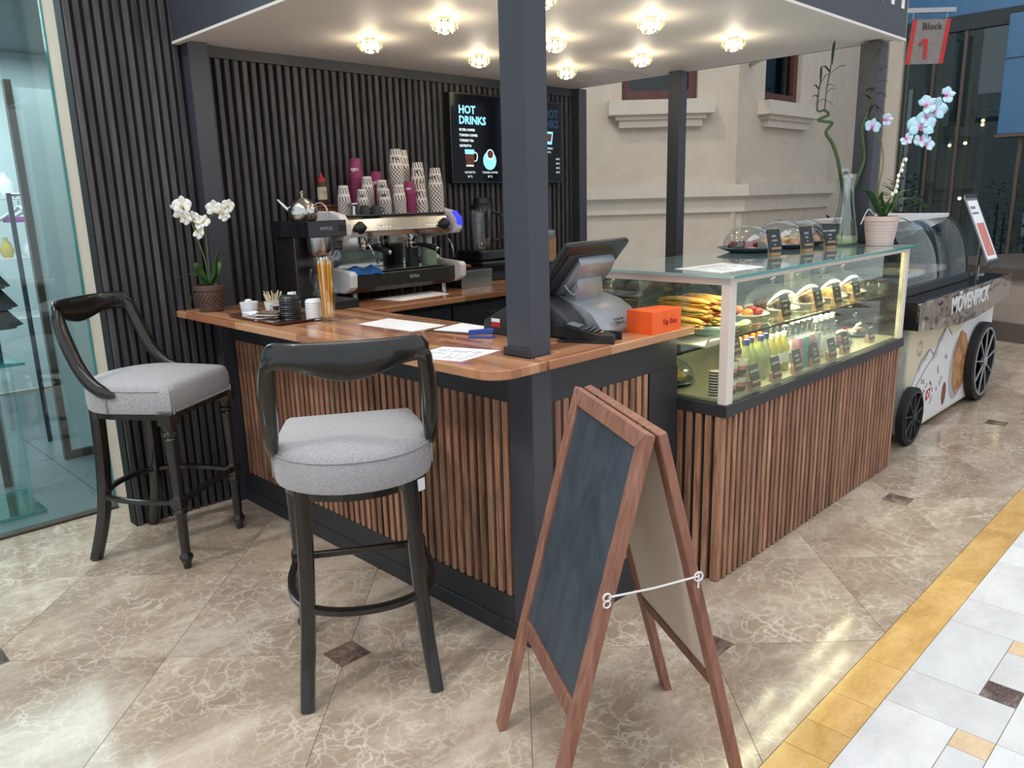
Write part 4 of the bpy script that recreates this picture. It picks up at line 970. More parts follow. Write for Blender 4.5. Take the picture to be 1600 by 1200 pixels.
B().lathe([(.005, .120), (.005, .128), (.011, .134), (.012, .142), (.005, .150)], kc, 14).build('lid_knob', 'mirror steel', tk, smooth=True)
B().sweep([kb-kr*.055+V((0, 0, .045)), kb-kr*.085+V((0, 0, .065)), kb-kr*.125+V((0, 0, .108))], [(.016, .016), (.011, .011), (.006, .006)], 10).build('spout', 'mirror steel', tk, smooth=True)
B().sweep(curve([kb+kr*.060+V((0, 0, .078)), kb+kr*.090+V((0, 0, .088)), kb+kr*.115+V((0, 0, .07)), kb+kr*.128+V((0, 0, .03)), kb+kr*.122+V((0, 0, .008))], 5), (.004, .007)).build('handle', 'mirror steel', tk, smooth=True)
# --- espresso machine
em = thing('espresso_machine', 'two-group espresso machine in white and steel covered with paper cups', 'espresso machine', (2.68, 3.80, ZT))
MX0, MX1, MF, MB = 2.325, 3.045, 3.53, 4.00
for x in (MX0+.045, MX1-.045):
    for y in (MF+.06, MB-.05): B().lathe([(.020, 0), (.018, .006), (.018, .050)], (x, y, ZT), 14).build('foot', 'steel', em, smooth=True, angle=40)
B().prismx([(MF+.0, ZT+.075), (MF+.02, ZT+.050), (MB, ZT+.050), (MB, ZT+.16), (MF, ZT+.15)], MX0, MX1).build('drip_tray_housing', 'dark steel', em, bev=.004)
B().box(MX0+.03, MX1-.03, MF+.01, MF+.24, ZT+.158, ZT+.163).build('drip_grate', 'steel', em)
text('SIDRA', .026, ((MX0+MX1)/2+.02, MF-.001, ZT+.105), (1, 0, 0), (0, 0, 1), 'mount grey', em, 'maker_lettering')
B().box(MX0+.01, MX1-.01, MF+.27, MB, ZT+.16, ZT+.40).build('boiler_body', 'dark steel', em); B().box(MX0+.02, MX1-.02, MF+.262, MF+.27, ZT+.165, ZT+.345).build('splash_panel', 'mirror steel', em)
B().prismx([(MF+.02, ZT+.345), (MF+.0, ZT+.375), (MF+.03, ZT+.440), (MF+.07, ZT+.455), (MB, ZT+.455), (MB, ZT+.345)], MX0+.012, MX1-.012).build('upper_housing', 'steel', em, bev=.003)
B().box(MX0+.02, MX1-.02, MF+.06, MB-.01, ZT+.455, ZT+.462).build('cup_rail', 'dark steel', em)
def side(x0, x1, nm):
    B().prismx([(MF-.03, ZT+.075), (MF-.05, ZT+.09), (MF-.055, ZT+.155), (MF-.035, ZT+.172), (MF+.16, ZT+.185), (MF+.26, ZT+.24), (MF+.25, ZT+.31), (MF+.12, ZT+.33), (MF-.01, ZT+.34), (MF-.03, ZT+.365), (MF-.028, ZT+.42), (MF+.02, ZT+.465), (MF+.12, ZT+.485), (MB, ZT+.485), (MB, ZT+.06), (MF+.02, ZT+.055)], x0, x1).build(nm, 'white metal', em, bev=.006)
side(MX0-.045, MX0, 'side_panel'); side(MX1, MX1+.045, 'side_panel')
B().prismx([(MF-.036, ZT+.385), (MF-.034, ZT+.425), (MF+.012, ZT+.466), (MF+.012, ZT+.46)], MX1+.004, MX1+.041).build('display', 'display blue', em)
B().prismx([(MF+.02, ZT+.345), (MF+.05, ZT+.34), (MF+.05, ZT+.40), (MF+.03, ZT+.40)], MX1+.0455, MX1+.047).build('side_vent', 'backing black', em)
for gx in (2.50, 2.83):
    hd_ = B().lathe([(.035, .30), (.038, .31), (.038, .35)], (gx, MF+.12, ZT), 20).lathe([(.030, .265), (.034, .27), (.034, .30)], (gx, MF+.12, ZT), 20).build('group_head', 'mirror steel', em, smooth=True, angle=40)
    B().sweep([(gx, MF+.09, ZT+.285), (gx+.02, MF+.02, ZT+.278), (gx+.035, MF-.055, ZT+.262)], [(.009, .009), (.014, .014), (.017, .017)], 12).build('portafilter_handle', 'black plastic', em, smooth=True); B().sphere((gx+.036, MF-.060, ZT+.261), .012, 10, 6).build('handle_cap', 'mirror steel', em, smooth=True)
    b = B()
    for r in range(2):
        for c in range(4): b.cbox((gx+.035+c*.024, MF+.0125+.012*r, ZT+.392+r*.022), (.018, .004, .016))
    b.build('button_panel', 'black plastic', em)
    for r in range(2):
        for c in range(4): B().cbox((gx+.030+c*.024, MF+.0095+.012*r, ZT+.392+r*.022), (.006, .002, .011)).build('button_light', 'led white', em)
for x in (MX0+.07, MX1-.07):
    b = B()
    b.at((x, MF-.004, ZT+.395), rx=R_(90))
    b.lathe([(.026, -.02), (.030, -.01), (.030, .014), (.026, .018)], n=16, lobes=4, amp=.12); b.at(); b.build('steam_knob', 'black plastic', em, smooth=True, angle=50)
B().sweep(curve([(MX0+.12, MF+.05, ZT+.345), (MX0+.135, MF+.0, ZT+.28), (MX0+.165, MF-.01, ZT+.20)], 5), .0045).build('steam_wand', 'mirror steel', em, smooth=True); B().sweep(curve([(MX1-.04, MF+.05, ZT+.345), (MX1-.03, MF-.01, ZT+.28), (MX1-.02, MF-.02, ZT+.20)], 5), .004).build('steam_wand', 'mirror steel', em, smooth=True)
gz = thing('pressure_gauge', 'x', 'gauge') ; bpy.data.objects.remove(gz)
gg = B().at((MX0+.07, MF+.255, ZT+.245), rx=R_(90)).lathe([(.034, 0), (.034, .012), (.030, .014), (.029, .010), (.001, .010)], n=24); gg.at(); gg = gg.build('pressure_gauge', 'mirror steel', em, smooth=True, angle=40)
B().at((MX0+.07, MF+.2445, ZT+.245), rx=R_(90)).lathe([(.028, 0), (.028, .001), (.0005, .001)], n=24).build('dial', 'paper', gg); B().sweep([(MX0+.07, MF+.242, ZT+.245), (MX0+.055, MF+.242, ZT+.238)], .0015).sweep([(MX0+.07, MF+.242, ZT+.245), (MX0+.074, MF+.242, ZT+.262)], .0012).build('needle', 'dark ink', gg)
mc = thing('milk_cup', 'sage green milk pitcher standing under the right group of the machine', 'pitcher', (2.935, MF+.10, ZT+.163)); B().lathe([(.042, 0), (.044, .004), (.046, .10), (.047, .115), (.043, .115), (.041, .01)], (2.935, MF+.10, ZT+.163), 24).build('body', 'sage cup', mc, smooth=True, angle=50); B().sweep(curve([(2.975, MF+.08, ZT+.26), (3.0, MF+.07, ZT+.25), (2.995, MF+.07, ZT+.20), (2.975, MF+.08, ZT+.19)], 4), .003).build('handle', 'sage cup', mc)
m2 = thing('dark_pitcher', 'dark steel milk pitcher standing left of the sage green one', 'pitcher', (2.845, MF+.15, ZT+.163)); B().lathe([(.038, 0), (.040, .004), (.036, .08), (.040, .105), (.036, .105), (.034, .01)], (2.845, MF+.15, ZT+.163), 24).build('body', 'dark plastic', m2, smooth=True, angle=50); B().sweep(curve([(2.81, MF+.13, ZT+.25), (2.785, MF+.12, ZT+.24), (2.79, MF+.12, ZT+.19), (2.81, MF+.13, ZT+.18)], 4), .003).build('handle', 'dark plastic', m2)
# towel
b = B(); rows = []
for i in range(15):
    row = []
    for j in range(9):
        u = i/14; v = j/8; x = MX0+.0+.20*u; y = MF-.018+.15*v; z = ZT+.166+.016*abs(math.sin(5*u+3*v))+.008*math.sin(11*u-4*v)
        if v < .14: z -= .028*(1+.3*math.sin(9*u)); y = MF-.012
        row.append((x+.012*math.sin(6*v+2), y, z))
    rows.append(row)
b.rings(rows, closed=False); o = b.build('bar_towel', 'blue cloth', smooth=True, solid=.004, sub=1); tag(o, 'crumpled blue microfibre cloth on the left of the espresso drip tray', 'cloth')
o = sheet('paper_sheet', [(2.50, 3.60), (2.95, 3.64), (2.90, 3.42), (2.55, 3.40)], ZT, 'white paper lying under the espresso machine', 0)
# knock box drawer
kx = thing('knock_box', 'steel-fronted knock box drawer right of the espresso machine', 'drawer box', (3.24, 3.72, ZT))
B().box(3.12, 3.375, 3.57, 3.95, ZT, ZT+.105).build('housing', 'black plastic', kx, bev=.002); B().box(3.12, 3.375, 3.560, 3.57, ZT, ZT+.075).build('drawer_front', 'steel', kx, bev=.002); B().box(3.12, 3.375, 3.556, 3.566, ZT+.078, ZT+.105).build('front_rail', 'steel', kx, bev=.002); B().box(3.15, 3.345, 3.550, 3.560, ZT+.066, ZT+.074).build('handle', 'steel', kx)
for i, (x, m, r, la) in enumerate(((3.19, 'chocolate', .022, 'brown round tamper lying on the knock box'), (3.24, 'leaf', .014, 'green bottle stopper lying on the knock box'), (3.285, 'rust tray', .020, 'red-brown lump on the knock box near the blender'))):
    o = B().sphere((x, 3.66+.01*i, ZT+.105+r*.7), r, 12, 8, .7).build('small_item', m, smooth=True); tag(o, la, 'bar item')
# blender
bl = thing('blender', 'black bar blender with a clear jug standing against the slatted wall', 'blender', (3.60, 3.88, ZT))
B().box(3.46, 3.76, 3.74, 4.03, ZT, ZT+.13).box(3.49, 3.73, 3.78, 4.02, ZT+.13, ZT+.20).build('base', 'black mirror', bl, bev=.012)
B().lathe([(.050, .20), (.055, .21), (.078, .44), (.080, .47)], (3.60, 3.88, ZT), 24, cap1=False).build('jug', 'dome glass', bl, smooth=True); B().lathe([(.082, .465), (.080, .49), (.055, .50), (.050, .535), (.001, .54)], (3.60, 3.88, ZT), 24).build('jug_lid', 'black plastic', bl, smooth=True, angle=40); B().sweep(curve([(3.68, 3.85, ZT+.44), (3.73, 3.83, ZT+.42), (3.73, 3.83, ZT+.28), (3.67, 3.85, ZT+.26)], 4), .012).build('jug_handle', 'black plastic', bl, smooth=True)
B().sweep(curve([(3.72, 3.75, ZT+.30), (3.80, 3.73, ZT+.26), (3.84, 3.72, ZT+.19)], 5), .004).build('tube', 'white metal', bl, smooth=True)
gr = thing('coffee_grinder', 'pale grey grinder just right of the near column on the back counter', 'grinder', (4.05, 3.8, ZT))
B().box(3.96, 4.14, 3.70, 3.95, ZT, ZT+.09).build('base', 'black plastic', gr, bev=.01); B().box(3.98, 4.12, 3.82, 3.95, ZT+.09, ZT+.24).build('body', 'silver plastic', gr, bev=.01); B().box(3.965, 4.135, 3.70, 3.95, ZT+.24, ZT+.31).build('head', 'silver plastic', gr, bev=.015, smooth=True); B().lathe([(.03, .18), (.035, .24)], (4.05, 3.75, ZT), 16).build('spout', 'steel', gr, smooth=True)
bx = tag(B().box(4.16, 4.25, 3.80, 3.86, ZT, ZT+.26).build('carton', 'kraft', bev=.002, seg=1), 'small brown carton behind the grinder at the wall', 'carton')
# items on top of the machine: tray box, sauce bottle, tumbler, black cups, paper cups
ZM = ZT+.462
wbx = tag(B().box(2.335, 2.47, 3.80, 3.95, ZM, ZM+.045).box(2.325, 2.48, 3.79, 3.96, ZM+.045, ZM+.055).build('cup_box', 'rust tray', bev=.003, seg=1), 'brown lidded box behind the kettle on the espresso machine', 'box')
sb = thing('sauce_bottle', 'topping sauce bottle with pointed red cap at the left of the cups', 'bottle', (2.35, 3.86, ZM)); sbc = (2.395, 3.87, ZM+.055)
B().lathe([(.024, 0), (.026, .006), (.026, .10), (.021, .125)], sbc, 18).build('body', 'chocolate', sb, smooth=True, angle=50); B().lathe([(.0265, .03), (.0265, .098)], sbc, 18, False, False).build('label', 'sauce label', sb, smooth=True); B().lathe([(.022, .124), (.022, .145), (.009, .150), (.003, .175)], sbc, 16).build('cap', 'red cap', sb, smooth=True, angle=40)
text('topping', .013, (0, 0, 0), (1, 0, 0), (0, 0, 1), 'dark ink', sb, 'label_lettering', .0003, wrap=lambda x, y, z: ((.0272)*math.cos(R_(-130)+x/.0272*1.0)+sbc[0]-2.35, (.0272)*math.sin(R_(-130)+x/.0272)+sbc[1]-3.86, sbc[2]-ZM+.068+y))
tm = thing('tamper', 'steel tamper with flared top between the kettle and the paper cups', 'tamper', (2.50, 3.72, ZM)); B().lathe([(.016, 0), (.012, .02), (.010, .045), (.026, .055), (.026, .062), (.001, .064)], (2.455, 3.66, ZM), 18).build('body', 'mirror steel', tm, smooth=True, angle=40)
for i, (x, y) in enumerate(((2.485, 3.605), (2.553, 3.600))):
    t = thing('espresso_cup', ('left', 'right')[i]+' one of the two dark espresso cups turned over on the machine', 'cup', (x, y, ZM), 0, 'dark cups on the machine')
    B().lathe([(.030, 0), (.030, .010), (.024, .040), (.017, .048), (.001, .048)], (x, y, ZM), 18).build('body', 'dark plastic', t, smooth=True, angle=50); B().sweep(curve([(x+.026, y-.01, ZM+.034), (x+.042, y-.015, ZM+.030), (x+.042, y-.015, ZM+.015), (x+.028, y-.01, ZM+.012)], 4), .003).build('handle', 'dark plastic', t)
cups = {}
def wrapcup(r0, r1, h, ang, z0):
    def f(x, y, z):
        zz = z0-y; rr = r0+(r1-r0)*(zz/h)+.0012+z; a = ang-x/rr
        return (rr*math.cos(a), rr*math.sin(a), zz)
    return f
def cupstack(x, y, n, kind, big, label, letters, roty=0.0):
    r0, r1, h = ((.043, .030, .110) if big else (.035, .025, .075))
    pitch = .0125 if big else .010
    key_ = (kind, big)
    for i in range(n):
        z = ZM+i*pitch; top = i == n-1
        if key_ not in cups:
            b = B().lathe([(r0+.0022, 0), (r0+.0026, .0035), (r0, .0045), (r1, h), (r1-.0012, h+.0005), (r1-.002, h-.004), (.001, h-.004)], n=26)
            o = b.build('paper_cup', kind, None, world=False, smooth=True, angle=40); cups[key_] = o
            if kind == 'berry cup':
                pass
        else:
            o = cups[key_].copy(); COL.objects.link(o)
        o.location = (x, y, z); o.rotation_euler = (0, 0, roty+i*.7)
        if top:
            tag(o, 'topmost cup of the '+label, 'paper cup', 'paper cups on the espresso machine'); o.rotation_euler = (0, 0, 0)
            if letters:
                text(letters, .030 if big else .020, (0, 0, 0), (1, 0, 0), (0, 0, 1), 'dark ink' if kind != 'berry cup' else 'white ink', o, 'cup_lettering', .0002, bold=.0006, wrap=wrapcup(r0, r1, h, R_(-100 if big else -110)-.0, h*.62 if kind != 'berry cup' else h*.5))
        else:
            tag(o, 'nested cup within the '+label, 'paper cup', 'nested paper cups, '+label)
ST = [(2.435, 3.72, 9, 'striped cup', False, 'short striped stack furthest left on the machine', ''),
      (2.555, 3.72, 7, 'striped cup', False, 'short striped stack behind the dark cups', 'PH'),
      (2.635, 3.78, 14, 'striped cup', False, 'striped stack below the tall berry red cups', ''),
      (2.645, 3.90, 17, 'berry cup', True, 'tall berry red stack at the back left', 'cafe'),
      (2.74, 3.84, 11, 'berry cup', True, 'wide berry red stack behind the middle', 'cafe'),
      (2.80, 3.93, 9, 'berry cup', True, 'berry red stack hidden deeper in the middle', ''),
      (2.665, 3.66, 7, 'striped cup', False, 'striped stack in the front row, middle left', 'HPH'),
      (2.715, 3.75, 12, 'striped cup', False, 'striped stack just behind the middle front row', 'HA'),
      (2.735, 3.62, 9, 'striped cup', False, 'striped stack touching the front berry cups', ''),
      (2.815, 3.63, 11, 'berry cup', False, 'berry red stack in the front row with pink rims', 'cafe'),
      (2.86, 3.80, 21, 'striped cup', True, 'highest striped stack, left of the highest pair', 'PH'),
      (2.95, 3.86, 21, 'striped cup', True, 'highest striped stack, right of the highest pair', ''),
      (2.905, 3.65, 5, 'striped cup', True, 'low striped stack at the front right', 'LAPH'),
      (2.985, 3.76, 15, 'striped cup', True, 'striped stack behind the front right cups', 'LA'),
      (3.01, 3.63, 12, 'striped cup', True, 'striped stack furthest right on the machine', 'LAPH')]
for a in ST: cupstack(*a)
# --- menu screen
ms = thing('menu_screen', 'wide dark menu television reading HOT DRINKS on the slatted wall', 'television', (4.05, 4.07, 2.0))
B().box(3.505, 4.60, 4.045, 4.10, 1.735, 2.315).build('frame', 'black plastic', ms, bev=.004, seg=1); B().box(3.515, 4.59, 4.0425, 4.0455, 1.745, 2.305).build('screen', 'dark screen', ms)
def T(s, size, x, z, mt='screen cyan', **kw): return text(s, size, (x, 4.0420, z), (1, 0, 0), (0, 0, 1), mt, ms, 'menu_lettering', .0003, **kw)
T('HOT\nDRINKS', .070, 3.575, 2.185, bold=.0022); T('HOT\nDRINKS', .075, 4.56, 2.20, 'screen dim', outline=True, align='RIGHT')
for i, s in enumerate(('FILTER COFFEE', 'TURKISH COFFEE', 'TURKISH TEA', 'RISTRETTO')): T(s, .021, 3.575, 2.073-i*.034, 'screen white', bold=.0006); T('40 TL', .019, 4.575, 1.90-i*.032, 'screen white', align='RIGHT')
for x, s, p in ((3.66, 'RISTRETTO', '80 TL'), (3.845, 'TURKISH COFFEE', '85 TL'), (4.10, 'ESPRESSO', '80 TL'), (4.455, 'ESPRESSO', '90 TL')):
    z0 = 1.800 if x < 4.2 else 1.975
    T(s, .019, x, z0, 'screen white', align='CENTER'); T(p, .019, x, z0-.027, 'screen white', align='CENTER')
def S(poly, mt, nm='drink_picture', d=0.0): return B().prismy(poly, 4.0408-d, 4.0422-d).build(nm, mt, ms)
def circ(cx, cz, r, n=20, a0=0, a1=2*PI): return [(cx+r*math.cos(a0+(a1-a0)*i/n), cz+r*math.sin(a0+(a1-a0)*i/n)) for i in range(n if a1-a0 > 6 else n+1)]
S([(3.62, 1.925), (3.70, 1.925), (3.703, 1.955), (3.617, 1.955)], 'screen cyan'); S([(3.625, 1.855), (3.695, 1.855), (3.70, 1.925), (3.62, 1.925)], 'choc print'); S([(3.625, 1.845), (3.695, 1.845), (3.69, 1.855), (3.63, 1.855)], 'screen white')
B().sweep(curve([(3.70, 4.0415, 1.94), (3.728, 4.0415, 1.925), (3.722, 4.0415, 1.885), (3.70, 4.0415, 1.88)], 4), .0035, 6).build('drink_picture', 'screen white', ms)
S(circ(3.845, 1.885, .062), 'screen cyan'); S(circ(3.85, 1.925, .036), 'screen white', d=.001); S(circ(3.85, 1.927, .027), 'choc print', d=.002)
S([(4.425, 2.01), (4.485, 2.01), (4.50, 2.10), (4.41, 2.10)], 'screen cyan'); S([(4.435, 2.03), (4.475, 2.03), (4.487, 2.085), (4.423, 2.085)], 'choc print', d=.001)
# ================================================================ INSIDE THE GLASS CABINET
DK = .795; SH = 1.055
def signcard(x, y, z, label, words, w_=.085, h_=.10, grp='price cards in the cabinet', rz=0.0):
    t = thing('price_card', label, 'price card', (x, y, z), rz, grp)
    B().box(-.036, .036, -.014, .014, 0, .042).build('wood_block', 'kraft', t, world=False, bev=.002, seg=1)
    b = B().at((-.008, -.016, .018), rx=R_(-14)); b.cbox((0, 0, h_/2), (w_, .003, h_)); b.at(); c = b.build('card', 'slate card', t, world=False)
    # chalk-white wording on the card front
    M = Matrix.Translation((-.008, -.016, .018)) @ Matrix.Rotation(R_(-14), 4, 'X')
    for i, s in enumerate(words.split('|')):
        f = lambda x_, y_, z_, i=i: tuple(M @ Vector((x_, -.0018-z_, h_*.66+y_-i*.021)))
        text(s, .0135 if i == 0 else .011, (0, 0, 0), (1, 0, 0), (0, 0, 1), 'white ink', c, 'card_lettering', .0002, align='CENTER', wrap=f)
    return t
def plate(x, y, z, r, label, mat='white stone', h=.018):
    t = thing('cake_plate', label, 'plate', (x, y, z), 0, 'plates'); B().lathe([(r*.55, 0), (r*.6, .002), (r, h), (r*.985, h+.002), (r*.6, .008), (.001, .007)], (x, y, z), 32).build('dish', mat, t, smooth=True, angle=50); return t
def dome(x, y, z, r, label, grp='glass cake domes'):
    t = thing('glass_dome', label, 'cake dome', (x, y, z), 0, grp)
    B().lathe([(r*1.02, 0), (r*1.0, .004)]+[(r*math.cos(a), .004+r*.82*math.sin(a)) for a in [PI/2*i/12 for i in range(12)]]+[(.004, .004+r*.82)], (x, y, z), 40, cap0=False, cap1=False).build('bell', 'dome glass', t, smooth=True, angle=80)
    B().sphere((x, y, z+.012+r*.82), .008, 10, 6).sphere((x, y, z+.030+r*.82), .014, 12, 8).build('knob', 'crystal', t, smooth=True); return t
def lump(x, y, z, r, mat, nm, label, cat, grp=None, sz=.6, seed=0):
    b = B(); rr = random.Random(seed); m, n_ = 7, 12; rs = []
    for i in range(m+1):
        a = PI*i/m; rs.append([(x+max(1e-4, r*math.sin(a))*(1+.12*rr.uniform(-1, 1))*math.cos(2*PI*j/n_), y+max(1e-4, r*math.sin(a))*(1+.12*rr.uniform(-1, 1))*math.sin(2*PI*j/n_), z+r*sz*(1-math.cos(a))) for j in range(n_)])
    b.rings(rs, False, False); return tag(b.build(nm, mat, smooth=True), label, cat, grp)
def croissant(x, y, z, L, rz, mat='pastry', label='', nm='croissant'):
    P = curve([(-L*.5, -.25*L, z+.012), (-L*.28, .02*L, z+.02), (0, .10*L, z+.024), (L*.28, .02*L, z+.02), (L*.5, -.25*L, z+.012)], 5)
    c, s = math.cos(rz), math.sin(rz); P = [(x+p.x*c-p.y*s, y+p.x*s+p.y*c, p.z) for p in P]
    sz = [.004+.020*math.sin(PI*i/(len(P)-1))*(1+.12*(i % 2)) for i in range(len(P))]
    return tag(B().sweep(P, sz, 10).build(nm, mat, smooth=True), label, 'pastry', 'pastries in the cabinet')
# sandwiches and breads on the left part of the shelf
trayA = thing('bread_tray', 'long oval grey platter of stacked sandwiches behind the white corner post', 'platter', (3.02, 1.90, SH))
B().rings([[(3.02+a*math.cos(t_), 1.90+b_*math.sin(t_), SH+z) for t_ in [2*PI*i/28 for i in range(28)]] for a, b_, z in ((.17, .23, 0), (.22, .28, .020), (.215, .275, .023), (.16, .22, .006))]).build('platter', 'blue dish', trayA, smooth=True)
k = 0
for lay, (n_, z0) in enumerate(((5, .008), (4, .046), (3, .084))):
    for i in range(n_):
        x = 2.88+.065*i+.03*lay; y = 1.86+.02*math.sin(i*2+lay)
        t = thing('sandwich', ('bottom', 'middle', 'top')[lay]+' layer long filled baguette sandwich on the oval platter', 'sandwich', (x, y, SH+z0), R_(80+14*math.sin(k*1.7)), 'sandwiches on the oval platter'); k += 1
        B().sweep([(-.13, 0, .010), (-.09, 0, .012), (0, 0, .013), (.09, 0, .012), (.13, 0, .010)], [(.006, .016), (.011, .027), (.012, .030), (.011, .027), (.006, .016)], 12, side=(0, 0, 1)).build('lower_bread', 'bread', t, world=False, smooth=True)
        B().sweep([(-.13, 0, .030), (-.09, 0, .034), (0, 0, .036), (.09, 0, .034), (.13, 0, .030)], [(.005, .014), (.010, .025), (.012, .028), (.010, .025), (.005, .014)], 12, side=(0, 0, 1)).build('upper_bread', 'pastry' if i % 2 else 'bread', t, world=False, smooth=True)
        b = B()
        for j in range(9): b.at((-.11+.0275*j, 0, .022), R_(12*math.sin(j*3)), R_(6*math.sin(j*5))).cbox((0, 0, 0), (.026, .066, .003))
        b.at(); b.build('filling', ('lettuce', 'cheese', 'berries')[k % 3], t, world=False)
for i in range(4):
    lump(2.95+.05*i, 1.655+.01*(i % 2), SH, .024, 'cream filling' if i % 2 else 'lettuce', 'white_cheese_cube', 'lump of white cheese and greens at the cabinet front edge of the shelf', 'snack', 'snacks in the cabinet', .6, i)
plt = plate(3.34, 1.80, SH, .11, 'shallow plate of fruit tart left of the first tall card')
for i in range(5): lump(3.34+.055*math.cos(i*1.26), 1.80+.055*math.sin(i*1.26), SH+.009, .027, ('berries', 'pastry')[i % 2], 'fruit_tartlet', 'small fruit tartlet on the shallow plate beside the sandwiches', 'tartlet', 'tartlets on the shelf plate', .7, 20+i)
cake = ('chocolate', 'pastry', 'bread', 'berries', 'cream filling')
for i, x in enumerate((3.60, 3.88, 4.16, 4.42)):
    plate(x, 1.80, SH, .134, ('shelf plate nearest the sandwiches', 'second shelf plate from the sandwiches', 'third shelf plate from the sandwiches', 'last shelf plate near the ice cream cart')[i]+' under a glass dome')
    for j in range(6): lump(x+.06*math.cos(j*1.05), 1.80+.06*math.sin(j*1.05), SH+.009, .030, cake[(i+j*(i % 2)) % 5], 'pastry_piece', ('brown', 'golden', 'pale', 'mixed')[i]+' small cake under the %s dome on the cabinet shelf' % ('first', 'second', 'third', 'fourth')[i], 'cake', 'small cakes on the shelf', .8, 40+i*9+j)
    dome(x, 1.80, SH+.0205, .130, ('first', 'second', 'third', 'fourth')[i]+' glass dome on the cabinet shelf counted from the sandwiches', 'glass domes on the cabinet shelf')
for x, wd, la in ((3.36, 'CROISSANT|CHEESE|60', 'nearest the sandwiches'), (3.70, 'CAKE|SLICE|70', 'second'), (3.92, 'TART|65', 'third'), (4.16, 'MUFFIN|45', 'furthest')):
    signcard(x, 1.615, SH, 'black price card on a wood block on the cabinet shelf, '+(la+' from the sandwiches' if la in ('second', 'third', 'furthest') else la), wd)
# jars at far right of the shelf
for i in range(4):
    t = thing('glass_jar', 'glass jar with dark lid at the far right end of the cabinet shelf', 'jar', (4.50+.055*(i % 2), 1.62+.06*(i//2), SH), 0, 'jars at the end of the shelf'); c = (4.50+.055*(i % 2), 1.62+.06*(i//2), SH)
    B().lathe([(.022, 0), (.024, .004), (.024, .055), (.018, .065)], c, 16).build('body', 'dome glass', t, smooth=True, angle=50); B().lathe([(.020, .064), (.020, .078)], c, 16).build('cap', 'dark plastic', t, smooth=True, angle=40)
# deck: drinks
def bottle(x, y, label, liq, cap_, h=.19, r=.027, grp='bottles in the cabinet'):
    t = thing('bottle', label, 'bottle', (x, y, DK), 0, grp)
    B().lathe([(r*.92, 0), (r, .006), (r, h*.62), (r*.5, h*.80), (r*.42, h*.90)], (x, y, DK), 18).build('body', liq, t, smooth=True, angle=60)
    B().lathe([(r*.50, h*.88), (r*.50, h), (r*.45, h*1.005)], (x, y, DK), 14).build('cap', cap_, t, smooth=True, angle=40)
    B().lathe([(r*1.02, h*.22), (r*1.02, h*.50)], (x, y, DK), 18, False, False).build('label', 'juice green' if liq == 'juice green' else 'paper', t, smooth=True); return t
row = 0
for i in range(4): bottle(3.10+.065*i, 1.66+.012*(i % 2), 'pale lemonade bottle with dark blue cap at the cabinet front', 'juice green', 'blue cap', .20, .029, 'lemonade bottles')
for i in range(5): bottle(3.12+.062*i, 1.74, 'small juice bottle with orange cap in the second row of the cabinet', 'juice yellow', 'orange cap', .19, .026, 'juice bottles')
for i in range(3): bottle(3.36+.060*i, 1.67, 'bright yellow juice bottle at the cabinet front beside the cans', 'juice yellow', 'cream metal', .185, .027, 'yellow juice bottles')
for j in range(4):
    for i in range(7):
        x = 3.60+.064*i; y = 1.655+.070*j
        if (j == 0 and i < 3) or x > 4.02: continue
        bottle(x, y, 'clear water bottle with white cap massed behind and beside the cans', 'dome glass', 'ceramic', .215, .026, 'water bottles')
for i in range(4):
    t = thing('drink_can', ('pink', 'teal', 'pale pink', 'blue-grey')[i]+' slim drink can standing behind the front price cards', 'can', (3.535+.062*i, 1.625, DK), 0, 'slim cans'); c = (3.535+.062*i, 1.625, DK)
    B().lathe([(.022, 0), (.027, .008), (.027, .135), (.022, .148), (.001, .146)], c, 18).build('body', ('can pink', 'can teal', 'can pink', 'mount grey')[i], t, smooth=True, angle=40); B().lathe([(.022, .1478), (.023, .151), (.020, .1515)], c, 16).build('rim', 'steel', t)
for i in range(2):
    for lay in range(2):
        c = (2.90+.085*i, 1.63, DK+.073*lay)
        t = thing('dessert_cup', ('lower', 'upper')[lay]+(' left', ' right')[i]+' striped pink and cream dessert cup just right of the white post', 'dessert cup', c, 0, 'layered dessert cups')
        B().lathe([(.030, 0), (.033, .004), (.036, .022)], c, 20).build('biscuit_layer', 'chocolate', t, smooth=True, angle=50); B().lathe([(.036, .022), (.037, .040)], c, 20).build('pink_layer', 'pudding pink', t, smooth=True); B().lathe([(.037, .040), (.0385, .062)], c, 20).build('cream_layer', 'cream filling', t, smooth=True)
        B().lathe([(.041, .062), (.041, .068), (.001, .071)], c, 20).build('lid', 'dome glass', t, smooth=True)
for x, y, wd, la, z in ((2.945, 1.592, 'OAT|GRANOLA', 'standing above the dessert cups', DK+.146), (3.03, 1.578, 'MAGNOLIA', 'just right of the dessert cups', DK), (3.24, 1.585, 'LIMONATA', 'before the lemonade bottles', DK), (3.45, 1.585, 'FRESH|ORANGE', 'before the yellow bottles', DK), (3.64, 1.585, 'SODA|CAN', 'before the pink and teal cans', DK), (3.83, 1.585, 'WATER|20', 'at the foot of the first low dome', DK), (4.03, 1.60, 'COOKIE|30', 'between the first low domes', DK), (4.42, 1.62, 'BROWNIE', 'last on the cabinet floor', DK)):
    if z > DK: x, y = 2.943, 1.628
    signcard(x, y, z, 'black price card on wood block, '+la, wd, .08, .095, 'price cards on the cabinet floor')
